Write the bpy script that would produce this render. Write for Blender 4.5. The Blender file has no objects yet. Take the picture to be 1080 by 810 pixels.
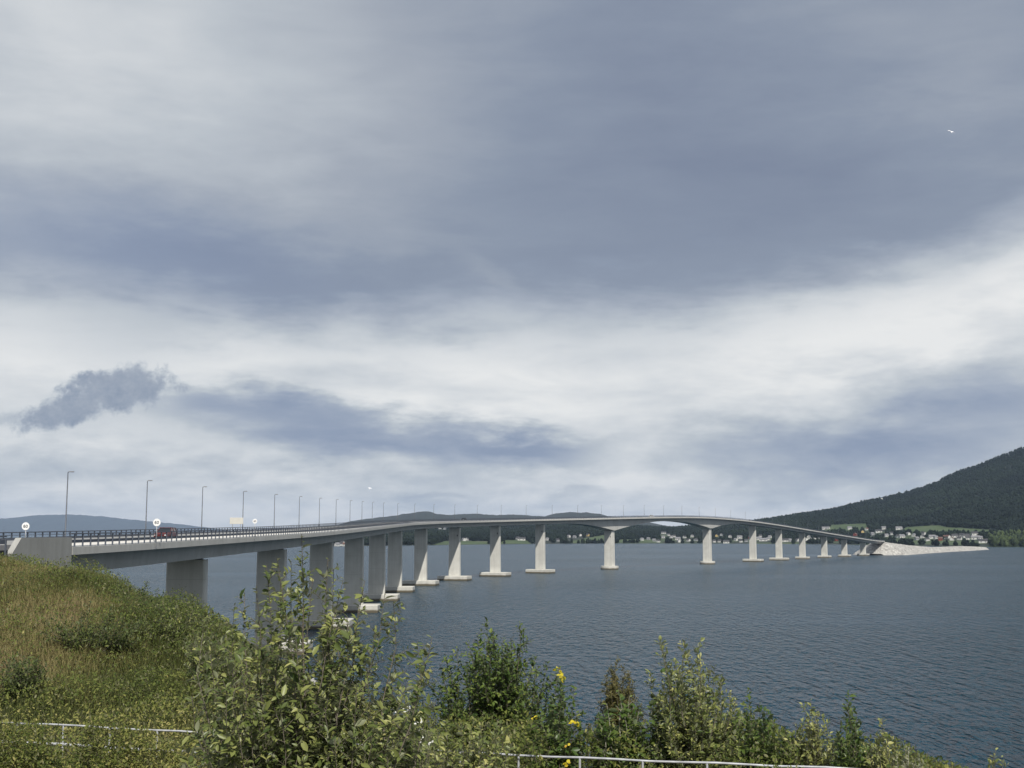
import bpy, math, random
import numpy as np
from mathutils import Vector, Matrix

SEED = 7
random.seed(SEED)
rng = np.random.default_rng(SEED)
D = bpy.data
scene = bpy.context.scene
COL = scene.collection
R = math.radians

# ------------------------------------------------------------------ camera model (photo pixels 1080x810 -> directions)
F = 1300.0
CAMZ = 21.0
PITCH = math.atan(158.0 / F)


def ray(px, py):
    """(x/y, z/y) of the viewing direction through a photo pixel; y is north (away from the camera)."""
    h = (px - 540.0) / F
    v = (405.0 - py) / F
    y = math.cos(PITCH) - v * math.sin(PITCH)
    z = math.sin(PITCH) + v * math.cos(PITCH)
    return h / y, z / y


def at(px, py, dist):
    u, w = ray(px, py)
    return np.array([u * dist, dist, CAMZ + w * dist])


def project(p):
    x, y, z = p[0], p[1], p[2] - CAMZ
    fwd = y * math.cos(PITCH) + z * math.sin(PITCH)
    up = -y * math.sin(PITCH) + z * math.cos(PITCH)
    return 540 + F * x / fwd, 405 - F * up / fwd


def azel(px, py):
    u, w = ray(px, py)
    return math.degrees(math.atan(u)), math.degrees(math.atan2(w, math.sqrt(1 + u * u)))


# ------------------------------------------------------------------ object helpers
def tag(o, label=None, cat=None, group=None, kind=None):
    if label:
        o['label'] = label
    if cat:
        o['category'] = cat
    if group:
        o['group'] = group
    if kind:
        o['kind'] = kind
    return o


def link(o, parent=None):
    COL.objects.link(o)
    if parent is not None:
        o.parent = parent
    return o


def empty(name, loc, rz=0.0):
    o = D.objects.new(name, None)
    o.empty_display_size = 0.5
    link(o)
    o.location = loc
    o.rotation_euler = (0, 0, rz)
    return o


def copy_tree(o, parent=None):
    c = o.copy()
    COL.objects.link(c)
    c.parent = parent
    for ch in list(o.children):
        copy_tree(ch, c)
    return c


def mesh_np(name, verts, faces_flat, loop_tot, mat, parent=None, smooth=False, attrs=None):
    """verts (n,3); faces_flat flat indices; loop_tot per face counts."""
    me = D.meshes.new(name)
    nv = len(verts)
    me.vertices.add(nv)
    me.vertices.foreach_set('co', np.asarray(verts, dtype=np.float32).ravel())
    nf = len(loop_tot)
    me.loops.add(len(faces_flat))
    me.loops.foreach_set('vertex_index', np.asarray(faces_flat, dtype=np.int32))
    me.polygons.add(nf)
    starts = np.concatenate([[0], np.cumsum(loop_tot)[:-1]]).astype(np.int32)
    me.polygons.foreach_set('loop_start', starts)
    if smooth:
        me.polygons.foreach_set('use_smooth', np.ones(nf, dtype=bool))
    me.update(calc_edges=True)
    for k, arr in (attrs or {}).items():
        a = me.attributes.new(k, 'FLOAT', 'POINT')
        a.data.foreach_set('value', np.asarray(arr, dtype=np.float32))
    if mat:
        for m in (mat if isinstance(mat, (list, tuple)) else [mat]):
            me.materials.append(m)
    o = D.objects.new(name, me)
    return link(o, parent)


class MB:
    """collects simple solids and builds ONE mesh"""

    def __init__(s):
        s.v, s.f = [], []

    def add(s, verts, faces):
        b = len(s.v)
        s.v += [tuple(map(float, p)) for p in verts]
        s.f += [tuple(b + i for i in f) for f in faces]
        return s

    def box(s, c, size, rz=0.0, taper=1.0, bev=0.0):
        x, y, z = size[0] / 2, size[1] / 2, size[2] / 2
        ca, sa = math.cos(rz), math.sin(rz)
        vs = []
        if bev > 0:
            prof = [(-z, bev), (-z + bev, 0), (z - bev, 0), (z, bev)]
            rings = []
            for (h, ins) in prof:
                a, b = x - ins, y - ins
                k = bev if ins == 0 else bev * .6
                rings.append([(-a + k, -b, h), (a - k, -b, h), (a, -b + k, h), (a, b - k, h), (a - k, b, h), (-a + k, b, h), (-a, b - k, h), (-a, -b + k, h)])
            pts = [p for r in rings for p in r]
            fs = []
            for r in range(3):
                for i in range(8):
                    j = (i + 1) % 8
                    fs.append((r * 8 + i, r * 8 + j, r * 8 + 8 + j, r * 8 + 8 + i))
            fs.append(tuple(range(7, -1, -1)))
            fs.append(tuple(range(24, 32)))
        else:
            pts = []
            for h, t in ((-z, 1.0), (z, taper)):
                pts += [(-x * t, -y * t, h), (x * t, -y * t, h), (x * t, y * t, h), (-x * t, y * t, h)]
            fs = [(3, 2, 1, 0), (4, 5, 6, 7), (0, 1, 5, 4), (1, 2, 6, 5), (2, 3, 7, 6), (3, 0, 4, 7)]
        for (a, b, h) in pts:
            vs.append((c[0] + a * ca - b * sa, c[1] + a * sa + b * ca, c[2] + h))
        return s.add(vs, fs)

    def tube(s, pts, radii, n=8, caps=True):
        pts = [np.array(p, float) for p in pts]
        if not hasattr(radii, '__len__'):
            radii = [radii] * len(pts)
        vs, fs = [], []
        for i, p in enumerate(pts):
            d = pts[min(i + 1, len(pts) - 1)] - pts[max(i - 1, 0)]
            d = d / (np.linalg.norm(d) + 1e-9)
            a = np.cross(d, [0, 0, 1.0])
            if np.linalg.norm(a) < 1e-3:
                a = np.cross(d, [0, 1.0, 0])
            a /= np.linalg.norm(a)
            b = np.cross(d, a)
            for k in range(n):
                t = 2 * math.pi * k / n
                vs.append(p + radii[i] * (math.cos(t) * a + math.sin(t) * b))
        for i in range(len(pts) - 1):
            for k in range(n):
                k2 = (k + 1) % n
                fs.append((i * n + k, i * n + k2, (i + 1) * n + k2, (i + 1) * n + k))
        if caps:
            fs.append(tuple(range(n - 1, -1, -1)))
            fs.append(tuple((len(pts) - 1) * n + k for k in range(n)))
        return s.add(vs, fs)

    def prism(s, poly, axis_a, axis_b, origin, depth_vec):
        o = np.array(origin, float)
        A, B, dv = np.array(axis_a, float), np.array(axis_b, float), np.array(depth_vec, float)
        n = len(poly)
        vs = [o + A * p[0] + B * p[1] for p in poly] + [o + A * p[0] + B * p[1] + dv for p in poly]
        fs = [tuple(range(n - 1, -1, -1)), tuple(range(n, 2 * n))]
        for i in range(n):
            j = (i + 1) % n
            fs.append((i, j, n + j, n + i))
        return s.add(vs, fs)

    def lathe(s, prof, n=16, c=(0, 0, 0)):
        vs, fs = [], []
        for (r, z) in prof:
            for k in range(n):
                t = 2 * math.pi * k / n
                vs.append((c[0] + r * math.cos(t), c[1] + r * math.sin(t), c[2] + z))
        for i in range(len(prof) - 1):
            for k in range(n):
                k2 = (k + 1) % n
                fs.append((i * n + k, i * n + k2, (i + 1) * n + k2, (i + 1) * n + k))
        fs.append(tuple(range(n - 1, -1, -1)))
        fs.append(tuple((len(prof) - 1) * n + k for k in range(n)))
        return s.add(vs, fs)

    def build(s, name, mat, parent=None, smooth=False):
        me = D.meshes.new(name)
        me.from_pydata(s.v, [], s.f)
        me.update()
        import bmesh
        bm = bmesh.new()
        bm.from_mesh(me)
        bmesh.ops.recalc_face_normals(bm, faces=bm.faces)
        bm.to_mesh(me)
        bm.free()
        if smooth:
            me.polygons.foreach_set('use_smooth', np.ones(len(me.polygons), dtype=bool))
        for m in (mat if isinstance(mat, (list, tuple)) else [mat]):
            me.materials.append(m)
        return link(D.objects.new(name, me), parent)


# ------------------------------------------------------------------ numeric noise
_perm = rng.random((256, 256))


def vnoise(x, y):
    xi = np.floor(x).astype(int)
    yi = np.floor(y).astype(int)
    fx, fy = x - xi, y - yi
    fx = fx * fx * (3 - 2 * fx)
    fy = fy * fy * (3 - 2 * fy)
    g = lambda a, b: _perm[a % 256, b % 256]
    return (g(xi, yi) * (1 - fx) + g(xi + 1, yi) * fx) * (1 - fy) + (g(xi, yi + 1) * (1 - fx) + g(xi + 1, yi + 1) * fx) * fy


def fbm(x, y, o=4):
    x = np.asarray(x, float)
    y = np.asarray(y, float)
    t, a, n = 0, .5, 0
    for i in range(o):
        t = t + a * vnoise(x * 2 ** i + 17.3 * i, y * 2 ** i + 5.1 * i)
        n += a
        a *= .5
    return t / n


# ------------------------------------------------------------------ materials
def srgb(r, g, b):
    f = lambda c: (c / 255 / 12.92) if c / 255 <= .04045 else ((c / 255 + .055) / 1.055) ** 2.4
    return (f(r), f(g), f(b), 1.0)


def new_mat(name):
    m = D.materials.new(name)
    m.use_nodes = True
    nt = m.node_tree
    nt.nodes.clear()
    out = nt.nodes.new('ShaderNodeOutputMaterial')
    return m, nt, out


def principled(nt, out, **kw):
    p = nt.nodes.new('ShaderNodeBsdfPrincipled')
    for k, v in kw.items():
        p.inputs[k].default_value = v
    nt.links.new(p.outputs[0], out.inputs['Surface'])
    return p


def noise_node(nt, scale, detail=4, rough=.55, vec=None, dist=0.0):
    n = nt.nodes.new('ShaderNodeTexNoise')
    n.inputs['Scale'].default_value = scale
    n.inputs['Detail'].default_value = detail
    n.inputs['Roughness'].default_value = rough
    n.inputs['Distortion'].default_value = dist
    if vec is not None:
        nt.links.new(vec, n.inputs['Vector'])
    return n


def ramp(nt, fac, stops):
    r = nt.nodes.new('ShaderNodeValToRGB')
    e = r.color_ramp.elements
    while len(e) < len(stops):
        e.new(.5)
    for i, (p, c) in enumerate(stops):
        e[i].position = p
        e[i].color = c if len(c) == 4 else (*c, 1)
    nt.links.new(fac, r.inputs[0])
    return r


def simple(name, col, rough=.6, metal=0.0, var=.12, scale=2.0, bump=0.0, coords='Object'):
    m, nt, out = new_mat(name)
    p = principled(nt, out, Roughness=rough, Metallic=metal)
    tc = nt.nodes.new('ShaderNodeTexCoord')
    n = noise_node(nt, scale, 5, .6, tc.outputs[coords])
    c = np.array(col[:3])
    r = ramp(nt, n.outputs[0], [(.3, tuple(c * (1 - var))), (.7, tuple(np.minimum(c * (1 + var), 1)))])
    nt.links.new(r.outputs[0], p.inputs['Base Color'])
    if bump:
        b = nt.nodes.new('ShaderNodeBump')
        b.inputs['Strength'].default_value = bump
        b.inputs['Distance'].default_value = .05
        nt.links.new(n.outputs[0], b.inputs['Height'])
        nt.links.new(b.outputs[0], p.inputs['Normal'])
    return m


def concrete(name, col, streak=.16, joint=0.0, wet=False):
    m, nt, out = new_mat(name)
    p = principled(nt, out, Roughness=.85)
    g = nt.nodes.new('ShaderNodeNewGeometry')
    big = noise_node(nt, .25, 4, .6, g.outputs['Position'])
    mp = nt.nodes.new('ShaderNodeMapping')
    mp.inputs['Scale'].default_value = (1.2, 1.2, .06)
    nt.links.new(g.outputs['Position'], mp.inputs['Vector'])
    st = noise_node(nt, 1.0, 5, .65, mp.outputs[0])
    fine = noise_node(nt, 6, 3, .6, g.outputs['Position'])
    a = nt.nodes.new('ShaderNodeMath'); a.operation = 'ADD'
    nt.links.new(big.outputs[0], a.inputs[0]); nt.links.new(st.outputs[0], a.inputs[1])
    b = nt.nodes.new('ShaderNodeMath'); b.operation = 'MULTIPLY_ADD'
    b.inputs[1].default_value = .4
    nt.links.new(fine.outputs[0], b.inputs[0]); nt.links.new(a.outputs[0], b.inputs[2])
    c = np.array(col)
    mr = nt.nodes.new('ShaderNodeMapRange')
    mr.inputs['From Min'].default_value = .8; mr.inputs['From Max'].default_value = 1.6
    nt.links.new(b.outputs[0], mr.inputs['Value'])
    r = ramp(nt, mr.outputs[0], [(0, tuple(c * (1 - streak) * np.array([1, .99, .96]))), (1, tuple(c * (1 + streak)))])
    colout = r.outputs[0]
    sep = nt.nodes.new('ShaderNodeSeparateXYZ')
    nt.links.new(g.outputs['Position'], sep.inputs[0])
    if joint:   # pour joints every few metres of height
        w = nt.nodes.new('ShaderNodeMath'); w.operation = 'WRAP'
        w.inputs[1].default_value = joint; w.inputs[2].default_value = 0
        nt.links.new(sep.outputs['Z'], w.inputs[0])
        lt = nt.nodes.new('ShaderNodeMath'); lt.operation = 'LESS_THAN'; lt.inputs[1].default_value = .09
        nt.links.new(w.outputs[0], lt.inputs[0])
        ml = nt.nodes.new('ShaderNodeMath'); ml.operation = 'MULTIPLY'; ml.inputs[1].default_value = .35
        nt.links.new(lt.outputs[0], ml.inputs[0])
        mx = nt.nodes.new('ShaderNodeMix'); mx.data_type = 'RGBA'
        nt.links.new(ml.outputs[0], mx.inputs[0]); nt.links.new(colout, mx.inputs[6])
        mx.inputs[7].default_value = (*(c * .55), 1)
        colout = mx.outputs[2]
    if wet:     # tide stain on the foot of the caps
        nz = noise_node(nt, .8, 3, .6, g.outputs['Position'])
        ad = nt.nodes.new('ShaderNodeMath'); ad.operation = 'MULTIPLY_ADD'; ad.inputs[1].default_value = -.5
        nt.links.new(nz.outputs[0], ad.inputs[0]); nt.links.new(sep.outputs['Z'], ad.inputs[2])
        mr2 = nt.nodes.new('ShaderNodeMapRange')
        mr2.inputs['From Min'].default_value = .25; mr2.inputs['From Max'].default_value = .65
        nt.links.new(ad.outputs[0], mr2.inputs['Value'])
        mx = nt.nodes.new('ShaderNodeMix'); mx.data_type = 'RGBA'
        nt.links.new(mr2.outputs[0], mx.inputs[0]); nt.links.new(colout, mx.inputs[7])
        mx.inputs[6].default_value = (.10, .085, .055, 1)
        colout = mx.outputs[2]
    nt.links.new(colout, p.inputs['Base Color'])
    bp = nt.nodes.new('ShaderNodeBump'); bp.inputs['Strength'].default_value = .25; bp.inputs['Distance'].default_value = .03
    nt.links.new(fine.outputs[0], bp.inputs['Height']); nt.links.new(bp.outputs[0], p.inputs['Normal'])
    return m


def leaf_mat(name, stops, back=None, trans=.3, rough=.45, spec=.35):
    """leaf colour by the per-leaf attribute 'tint'; a paler underside where the plant has one"""
    m, nt, out = new_mat(name)
    at_ = nt.nodes.new('ShaderNodeAttribute'); at_.attribute_name = 'tint'
    r = ramp(nt, at_.outputs['Fac'], stops)
    col = r.outputs[0]
    if back:
        g = nt.nodes.new('ShaderNodeNewGeometry')
        mx = nt.nodes.new('ShaderNodeMix'); mx.data_type = 'RGBA'
        nt.links.new(g.outputs['Backfacing'], mx.inputs[0])
        nt.links.new(col, mx.inputs[6]); mx.inputs[7].default_value = (*back, 1)
        col = mx.outputs[2]
    p = nt.nodes.new('ShaderNodeBsdfPrincipled')
    p.inputs['Roughness'].default_value = rough
    p.inputs['Specular IOR Level'].default_value = spec
    nt.links.new(col, p.inputs['Base Color'])
    t = nt.nodes.new('ShaderNodeBsdfTranslucent')
    nt.links.new(col, t.inputs['Color'])
    ms = nt.nodes.new('ShaderNodeMixShader'); ms.inputs[0].default_value = trans
    nt.links.new(p.outputs[0], ms.inputs[1]); nt.links.new(t.outputs[0], ms.inputs[2])
    nt.links.new(ms.outputs[0], out.inputs['Surface'])
    return m


M = {}
M['pier'] = concrete('pier_concrete', (.52, .515, .48), .20, joint=5.0)
M['footing'] = concrete('footing_concrete', (.50, .49, .45), .2, wet=True)
M['girder'] = concrete('girder_concrete', (.46, .46, .445), .16)
M['edge'] = concrete('edge_concrete', (.47, .465, .44), .16)
M['glare_kerb'] = concrete('kerb_glare_white', (.80, .79, .76), .05)  # near-white colour paints the sunlit road glare into the kerb strip
M['wing'] = concrete('wing_wall_concrete', (.31, .31, .295), .2)
M['asphalt'] = simple('asphalt', (.055, .055, .057), .9, 0, .2, 3)
M['railing'] = simple('railing_steel', (.10, .115, .145), .45, .3, .15, 1)
M['galv'] = simple('galvanised_steel', (.42, .43, .45), .45, .5, .1, 1)
M['lamp'] = simple('lamp_pole_steel', (.085, .095, .115), .5, .2, .1, 1)
M['lamphead'] = simple('lamp_head_grey', (.30, .31, .33), .4, .3, .05, 1)
M['white'] = simple('white_paint', (.80, .80, .78), .5, 0, .04, 3)
M['signwhite'] = simple('sign_white', (.85, .85, .84), .4, 0, .02, 3)
M['signcream'] = simple('sign_back_cream', (.58, .565, .51), .5, 0, .05, 3)
M['signdark'] = simple('sign_print_grey', (.06, .06, .07), .5, 0, .05, 3)
M['maroon'] = simple('maroon_car_paint', (.11, .018, .016), .3, .1, .05, 2)
M['blackpaint'] = simple('black_car_paint', (.015, .016, .018), .25, .1, .05, 2)
M['glass'] = simple('dark_car_glass', (.02, .025, .03), .08, 0, .05, 1)
M['rubber'] = simple('tyre_rubber', (.02, .02, .02), .85, 0, .1, 4)
M['headlight'] = simple('headlight_glass', (.7, .7, .7), .15, 0, .03, 1)
M['bark'] = simple('shrub_bark', (.14, .12, .095), .85, 0, .3, 25, .4)
M['palebark'] = simple('pale_bark', (.34, .32, .27), .8, 0, .2, 25, .3)
M['rail_white'] = simple('weathered_rail_steel', (.40, .41, .43), .6, .1, .35, 5)
M['rock'] = simple('shore_rock', (.30, .295, .28), .9, 0, .3, 1.2, .5)
M['housewhite'] = simple('house_white', (.54, .54, .52), .7, 0, .05, .5)
M['housered'] = simple('house_red', (.22, .045, .03), .7, 0, .1, .5)
M['houseyellow'] = simple('house_ochre', (.50, .38, .16), .7, 0, .1, .5)
M['housegrey'] = simple('house_grey', (.30, .31, .32), .7, 0, .1, .5)
M['roofdark'] = simple('roof_dark', (.045, .045, .05), .8, 0, .2, .5)
M['roofred'] = simple('roof_tile', (.12, .062, .048), .8, 0, .2, .5)
M['roofgrey'] = simple('roof_grey', (.17, .17, .18), .7, 0, .2, .5)
M['gull'] = simple('gull_white', (.85, .85, .86), .6, 0, .03, 3)
M['gullgrey'] = simple('gull_grey', (.45, .47, .5), .6, 0, .05, 3)

# ------------------------------------------------------------------ sun + sky
SUN = np.array([.15, -.645, .75]); SUN /= np.linalg.norm(SUN)
EXPOSURE = 0.0


class V:
    """scalar node expression on a node tree"""
    nt = None

    def __init__(s, sock):
        s.s = sock

    @staticmethod
    def op(op, a, b=None, c=None, clamp=False):
        n = V.nt.nodes.new('ShaderNodeMath'); n.operation = op; n.use_clamp = clamp
        for i, x in enumerate((a, b, c)):
            if x is None:
                continue
            if isinstance(x, V):
                V.nt.links.new(x.s, n.inputs[i])
            else:
                n.inputs[i].default_value = float(x)
        return V(n.outputs[0])

    def __add__(s, o): return V.op('ADD', s, o)
    __radd__ = __add__
    def __sub__(s, o): return V.op('SUBTRACT', s, o)
    def __rsub__(s, o): return V.op('SUBTRACT', o, s)
    def __mul__(s, o): return V.op('MULTIPLY', s, o)
    __rmul__ = __mul__
    def __truediv__(s, o): return V.op('DIVIDE', s, o)


def smooth(x, a, b):
    n = V.nt.nodes.new('ShaderNodeMapRange'); n.interpolation_type = 'SMOOTHSTEP'
    V.nt.links.new(x.s, n.inputs['Value'])
    for k, v in (('From Min', a), ('From Max', b)):
        if isinstance(v, V):
            V.nt.links.new(v.s, n.inputs[k])
        else:
            n.inputs[k].default_value = v
    return V(n.outputs[0])


def comb(x, y, z=0.0):
    n = V.nt.nodes.new('ShaderNodeCombineXYZ')
    for i, q in enumerate((x, y, z)):
        if isinstance(q, V):
            V.nt.links.new(q.s, n.inputs[i])
        else:
            n.inputs[i].default_value = q
    return n.outputs[0]


def vn(vec, scale, detail=5, rough=.55, dist=0.0):
    return V(noise_node(V.nt, scale, detail, rough, vec, dist).outputs[0]) - .5


def build_world():
    w = D.worlds.new('World'); scene.world = w; w.use_nodes = True
    nt = w.node_tree; nt.nodes.clear(); V.nt = nt
    out = nt.nodes.new('ShaderNodeOutputWorld')
    bg = nt.nodes.new('ShaderNodeBackground'); bg.inputs['Strength'].default_value = .1
    nt.links.new(bg.outputs[0], out.inputs['Surface'])
    sky = nt.nodes.new('ShaderNodeTexSky'); sky.sky_type = 'NISHITA'; sky.sun_disc = False
    sky.sun_elevation = math.asin(SUN[2]); sky.sun_rotation = math.atan2(SUN[0], SUN[1])
    sky.air_density = 1.0; sky.dust_density = 1.5
    tc = nt.nodes.new('ShaderNodeTexCoord')
    sep = nt.nodes.new('ShaderNodeSeparateXYZ'); nt.links.new(tc.outputs['Generated'], sep.inputs[0])
    x, y, z = (V(sep.outputs[i]) for i in range(3))
    DEG = 180 / math.pi
    az = V.op('ARCTAN2', x, y) * DEG                 # 0 = north, east positive
    el = V.op('ARCSINE', z) * DEG
    # domain warps, in degrees of sky
    base = comb(az * .1, el * .22, 0)
    w1 = vn(base, .55, 3, .5); w2 = vn(comb(az * .1 + 40, el * .22, 3), .55, 3, .5)
    fine = vn(comb(az * .1, el * .3, 7), 2.2, 7, .6)
    fine2 = vn(comb(az * .1, el * .42, 11), 1.1, 6, .58, .4)
    big = vn(comb(az * .1, el * .16, 21), .5, 4, .5)
    azw = az + w1 * 7
    elw = el + w2 * 4 + fine * 3.2

    def blob(px, py, rx, ry, tilt=0.0, edge=.5, A=None, B=None, dn=None, soft=.3):
        """soft cloud body; centre and radii given as they stand over this shore"""
        a0, e0 = azel(px, py)
        ca, sa = math.cos(R(tilt)), math.sin(R(tilt))
        dx, dy = (A or azw) - a0, (B or elw) - e0
        u_ = (dx * ca + dy * sa) * (1 / (rx * .0437)); v_ = (dy * ca - dx * sa) * (1 / (ry * .0437))
        d = V.op('SQRT', u_ * u_ + v_ * v_)
        if dn is not None:
            d = d + dn
        return 1 - smooth(d, edge, 1.0 + (1 - edge) * soft)

    # underside of the main cloud deck: its lower edge by azimuth
    fc = nt.nodes.new('ShaderNodeFloatCurve')
    pts = [(-60, 330), (0, 318), (90, 338), (220, 362), (400, 358), (560, 346), (700, 340), (840, 322), (960, 298), (1080, 258), (1180, 235)]
    cu = fc.mapping.curves[0]
    xy = [((azel(p, q)[0] + 26) / 52, azel(p, q)[1] / 30) for p, q in pts]
    xy = [(min(max(a, 0), 1), b) for a, b in xy]
    cu.points[0].location = xy[0]; cu.points[1].location = xy[-1]
    for q in xy[1:-1]:
        cu.points.new(*q)
    fc.mapping.update()
    nt.links.new(((az + 26) / 52).s, fc.inputs['Value'])
    edge_el = V(fc.outputs[0]) * 30
    dd = el - edge_el + fine2 * 5.5 + fine * 4.0 + w2 * 2.0
    deck = smooth(dd, -1.5, 3.0)
    # brightness below the deck
    cum = vn(comb(az * .3, el * .75, 61), 1.3, 7, .6, .3)
    low = .82 + .07 * (1 - smooth(el, 1.0, 5.0)) + fine2 * .62 + fine * .34 + big * .25 + cum * .75 * (1 - smooth(el, 1.5, 6.0))
    low = low + .14 * blob(520, 410, 330, 75, -4, .1) + .12 * blob(900, 345, 260, 70, 8, .1) + .10 * blob(1070, 285, 90, 45, 10, .1) + .10 * blob(240, 385, 90, 30, 0, .1)
    low = low - .60 * blob(390, 462, 225, 34, -7, .25) - .30 * blob(560, 478, 90, 24, -4, .2)
    low = low - .42 * blob(1010, 450, 270, 70, 4, .1) - .28 * blob(830, 475, 180, 45, 4, .1)
    low = low - .14 * blob(60, 500, 200, 26, 0, .1) - .10 * blob(330, 512, 250, 16, 0, .1)
    low = low - .12 * blob(800, 525, 260, 18, 3, .1) - .16 * blob(450, 533, 34, 8, 0, .3) - .14 * blob(585, 530, 45, 11, 0, .3)
    low = low + .10 * blob(640, 522, 28, 14, 0, .2) + .09 * blob(70, 520, 60, 14, 0, .2)
    # the deck itself: dark along its lower lip, paler where it thins at the upper left
    up = .29 + big * .38 + fine2 * .22 + fine * .14
    up = up + .50 * blob(-60, -60, 480, 270, -20, .0) + .14 * blob(330, 90, 300, 200, 0, .0) - .08 * blob(760, 170, 330, 150, 0, .1)
    up = up - .10 * blob(90, 245, 260, 70, -10, .1) - .10 * blob(300, 305, 300, 50, -4, .1) - .07 * blob(830, 190, 280, 100, 0, .1)
    up = up + .09 * blob(525, 293, 60, 12, -14, .0) + .10 * blob(980, 60, 220, 120, 0, .0)
    # small ragged cloud in front of the bright band
    puff = vn(comb(az * .8, el * .8, 31), 1.6, 7, .62)
    puff2 = vn(comb(az * .8, el * .9, 47), 4.5, 6, .62)
    nz_ = puff * 1.5 + puff2 * .30
    A2, B2 = az + w1 * 0.0, el + w2 * 0.0
    small = V.op('MAXIMUM', blob(124, 411, 62, 24, 10, .58, A2, B2, nz_, .3), blob(74, 431, 62, 17, 18, .5, A2, B2, nz_, .3))
    small = V.op('MAXIMUM', small, .45 * blob(34, 440, 60, 9, 8, .2, A2, B2, nz_, .3))
    val = low * (1 - deck) + up * deck
    val = val * (1 - small * .92) + (small * .92) * (.31 + puff * .5 + puff2 * .25 + smooth(el, 6.0, 8.2) * .14)
    # elsewhere in the sky (beside, behind, overhead) an even broken overcast
    aa = V.op('ABSOLUTE', az)
    front = 1 - smooth(aa, 35.0, 60.0)
    front = front * (1 - smooth(el, 28.0, 45.0))
    rest = .55 + vn(tc.outputs['Generated'], 1.6, 5, .55) * .9
    val = val * front + rest * (1 - front)
    n = nt.nodes.new('ShaderNodeClamp'); nt.links.new(val.s, n.inputs[0])
    hi = [(.65, srgb(192, 198, 204)), (.82, srgb(217, 220, 222)), (1.0, srgb(240, 240, 238))]
    cr_low = ramp(nt, n.outputs[0], [(0.0, srgb(120, 134, 162)), (.25, srgb(140, 152, 175)), (.45, srgb(165, 174, 189))] + hi)
    cr_up = ramp(nt, n.outputs[0], [(0.0, srgb(117, 127, 149)), (.25, srgb(139, 149, 166)), (.45, srgb(164, 171, 182))] + hi)
    cr = nt.nodes.new('ShaderNodeMix'); cr.data_type = 'RGBA'
    bluer = .75 * blob(60, 250, 330, 90, -8, .1)
    dm = V.op('MAXIMUM', deck * (1 - bluer), small * .8)
    nt.links.new(dm.s, cr.inputs[0]); nt.links.new(cr_low.outputs[0], cr.inputs[6]); nt.links.new(cr_up.outputs[0], cr.inputs[7])
    sc = nt.nodes.new('ShaderNodeVectorMath'); sc.operation = 'SCALE'; sc.inputs['Scale'].default_value = 10.0
    nt.links.new(cr.outputs[2], sc.inputs[0])
    mx = nt.nodes.new('ShaderNodeMix'); mx.data_type = 'RGBA'; mx.inputs[0].default_value = .95
    nt.links.new(sky.outputs[0], mx.inputs[6]); nt.links.new(sc.outputs[0], mx.inputs[7])
    nt.links.new(mx.outputs[2], bg.inputs['Color'])


build_world()
sl = D.lights.new('sun', 'SUN'); sl.energy = 4.9; sl.angle = R(.6); sl.color = (1.0, .95, .87)
so = D.objects.new('sun', sl); link(so)
so.rotation_euler = Vector((-SUN[0], -SUN[1], -SUN[2])).to_track_quat('-Z', 'Y').to_euler()

# ------------------------------------------------------------------ camera
cd = D.cameras.new('camera'); co = D.objects.new('camera', cd); link(co)
cd.sensor_fit = 'HORIZONTAL'; cd.sensor_width = 36; cd.lens = 36 * F / 1080
cd.clip_start = .3; cd.clip_end = 60000
co.location = (0, 0, CAMZ); co.rotation_euler = (math.pi / 2 + PITCH, 0, 0)
scene.camera = co

# ------------------------------------------------------------------ water
def water_mat():
    m, nt, out = new_mat('fjord_water')
    p = principled(nt, out, Roughness=.24)
    p.inputs['Specular IOR Level'].default_value = .37
    p.inputs['IOR'].default_value = 1.33
    g = nt.nodes.new('ShaderNodeNewGeometry')
    V.nt = nt

    def wave(scale, sx, sy, detail, rot=0.0, dist=0.0):
        mp = nt.nodes.new('ShaderNodeMapping')
        mp.inputs['Scale'].default_value = (sx, sy, 1); mp.inputs['Rotation'].default_value = (0, 0, R(rot))
        nt.links.new(g.outputs['Position'], mp.inputs['Vector'])
        return V(noise_node(nt, scale, detail, .55, mp.outputs[0], dist).outputs[0]) - .5
    patch = wave(.007, .30, 1.0, 5, 6)
    h = wave(.85, 1.0, .30, 2, 10, .2) * 2.6 + wave(.42, 1.0, .13, 2, -6, .2) * 2.5 + wave(.3, 1.0, .5, 2, 20) * 1.0 + wave(2.2, 1.0, .5, 2, 0) * .5
    amp = V.op('MAXIMUM', 1.0 + patch * 4.0, .25)
    h = h * amp
    b = nt.nodes.new('ShaderNodeBump'); b.inputs['Strength'].default_value = 1.0; b.inputs['Distance'].default_value = 2.3
    nt.links.new(h.s, b.inputs['Height']); nt.links.new(b.outputs[0], p.inputs['Normal'])
    cr = ramp(nt, (patch + .5).s, [(.3, (.004, .032, .056)), (.7, (.010, .050, .078))])
    nt.links.new(cr.outputs[0], p.inputs['Base Color'])
    return m


M['water'] = water_mat()
wm = MB().add([(-11000, -250, 0), (11000, -250, 0), (11000, 24800, 0), (-11000, 24800, 0)], [(0, 1, 2, 3)]).build('water', M['water'])
tag(wm, 'dark blue rippled fjord water under the long bridge', 'water', kind='structure')

# ------------------------------------------------------------------ bridge alignment
S0, RC, ANG = 440.0, 490.0, R(31.5)
S1 = S0 + RC * ANG


def path(s):
    if s <= S0:
        return -43.0, s, 0.0
    if s <= S1:
        t = (s - S0) / RC
        return -43.0 + RC * (1 - math.cos(t)), S0 + RC * math.sin(t), t
    x, y = -43.0 + RC * (1 - math.cos(ANG)), S0 + RC * math.sin(ANG)
    return x + (s - S1) * math.sin(ANG), y + (s - S1) * math.cos(ANG), ANG


def on(s, off, z):
    x, y, h = path(s)
    return np.array([x + off * math.cos(h), y - off * math.sin(h), z])


_ss = np.arange(60, 2400, .5)


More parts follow.
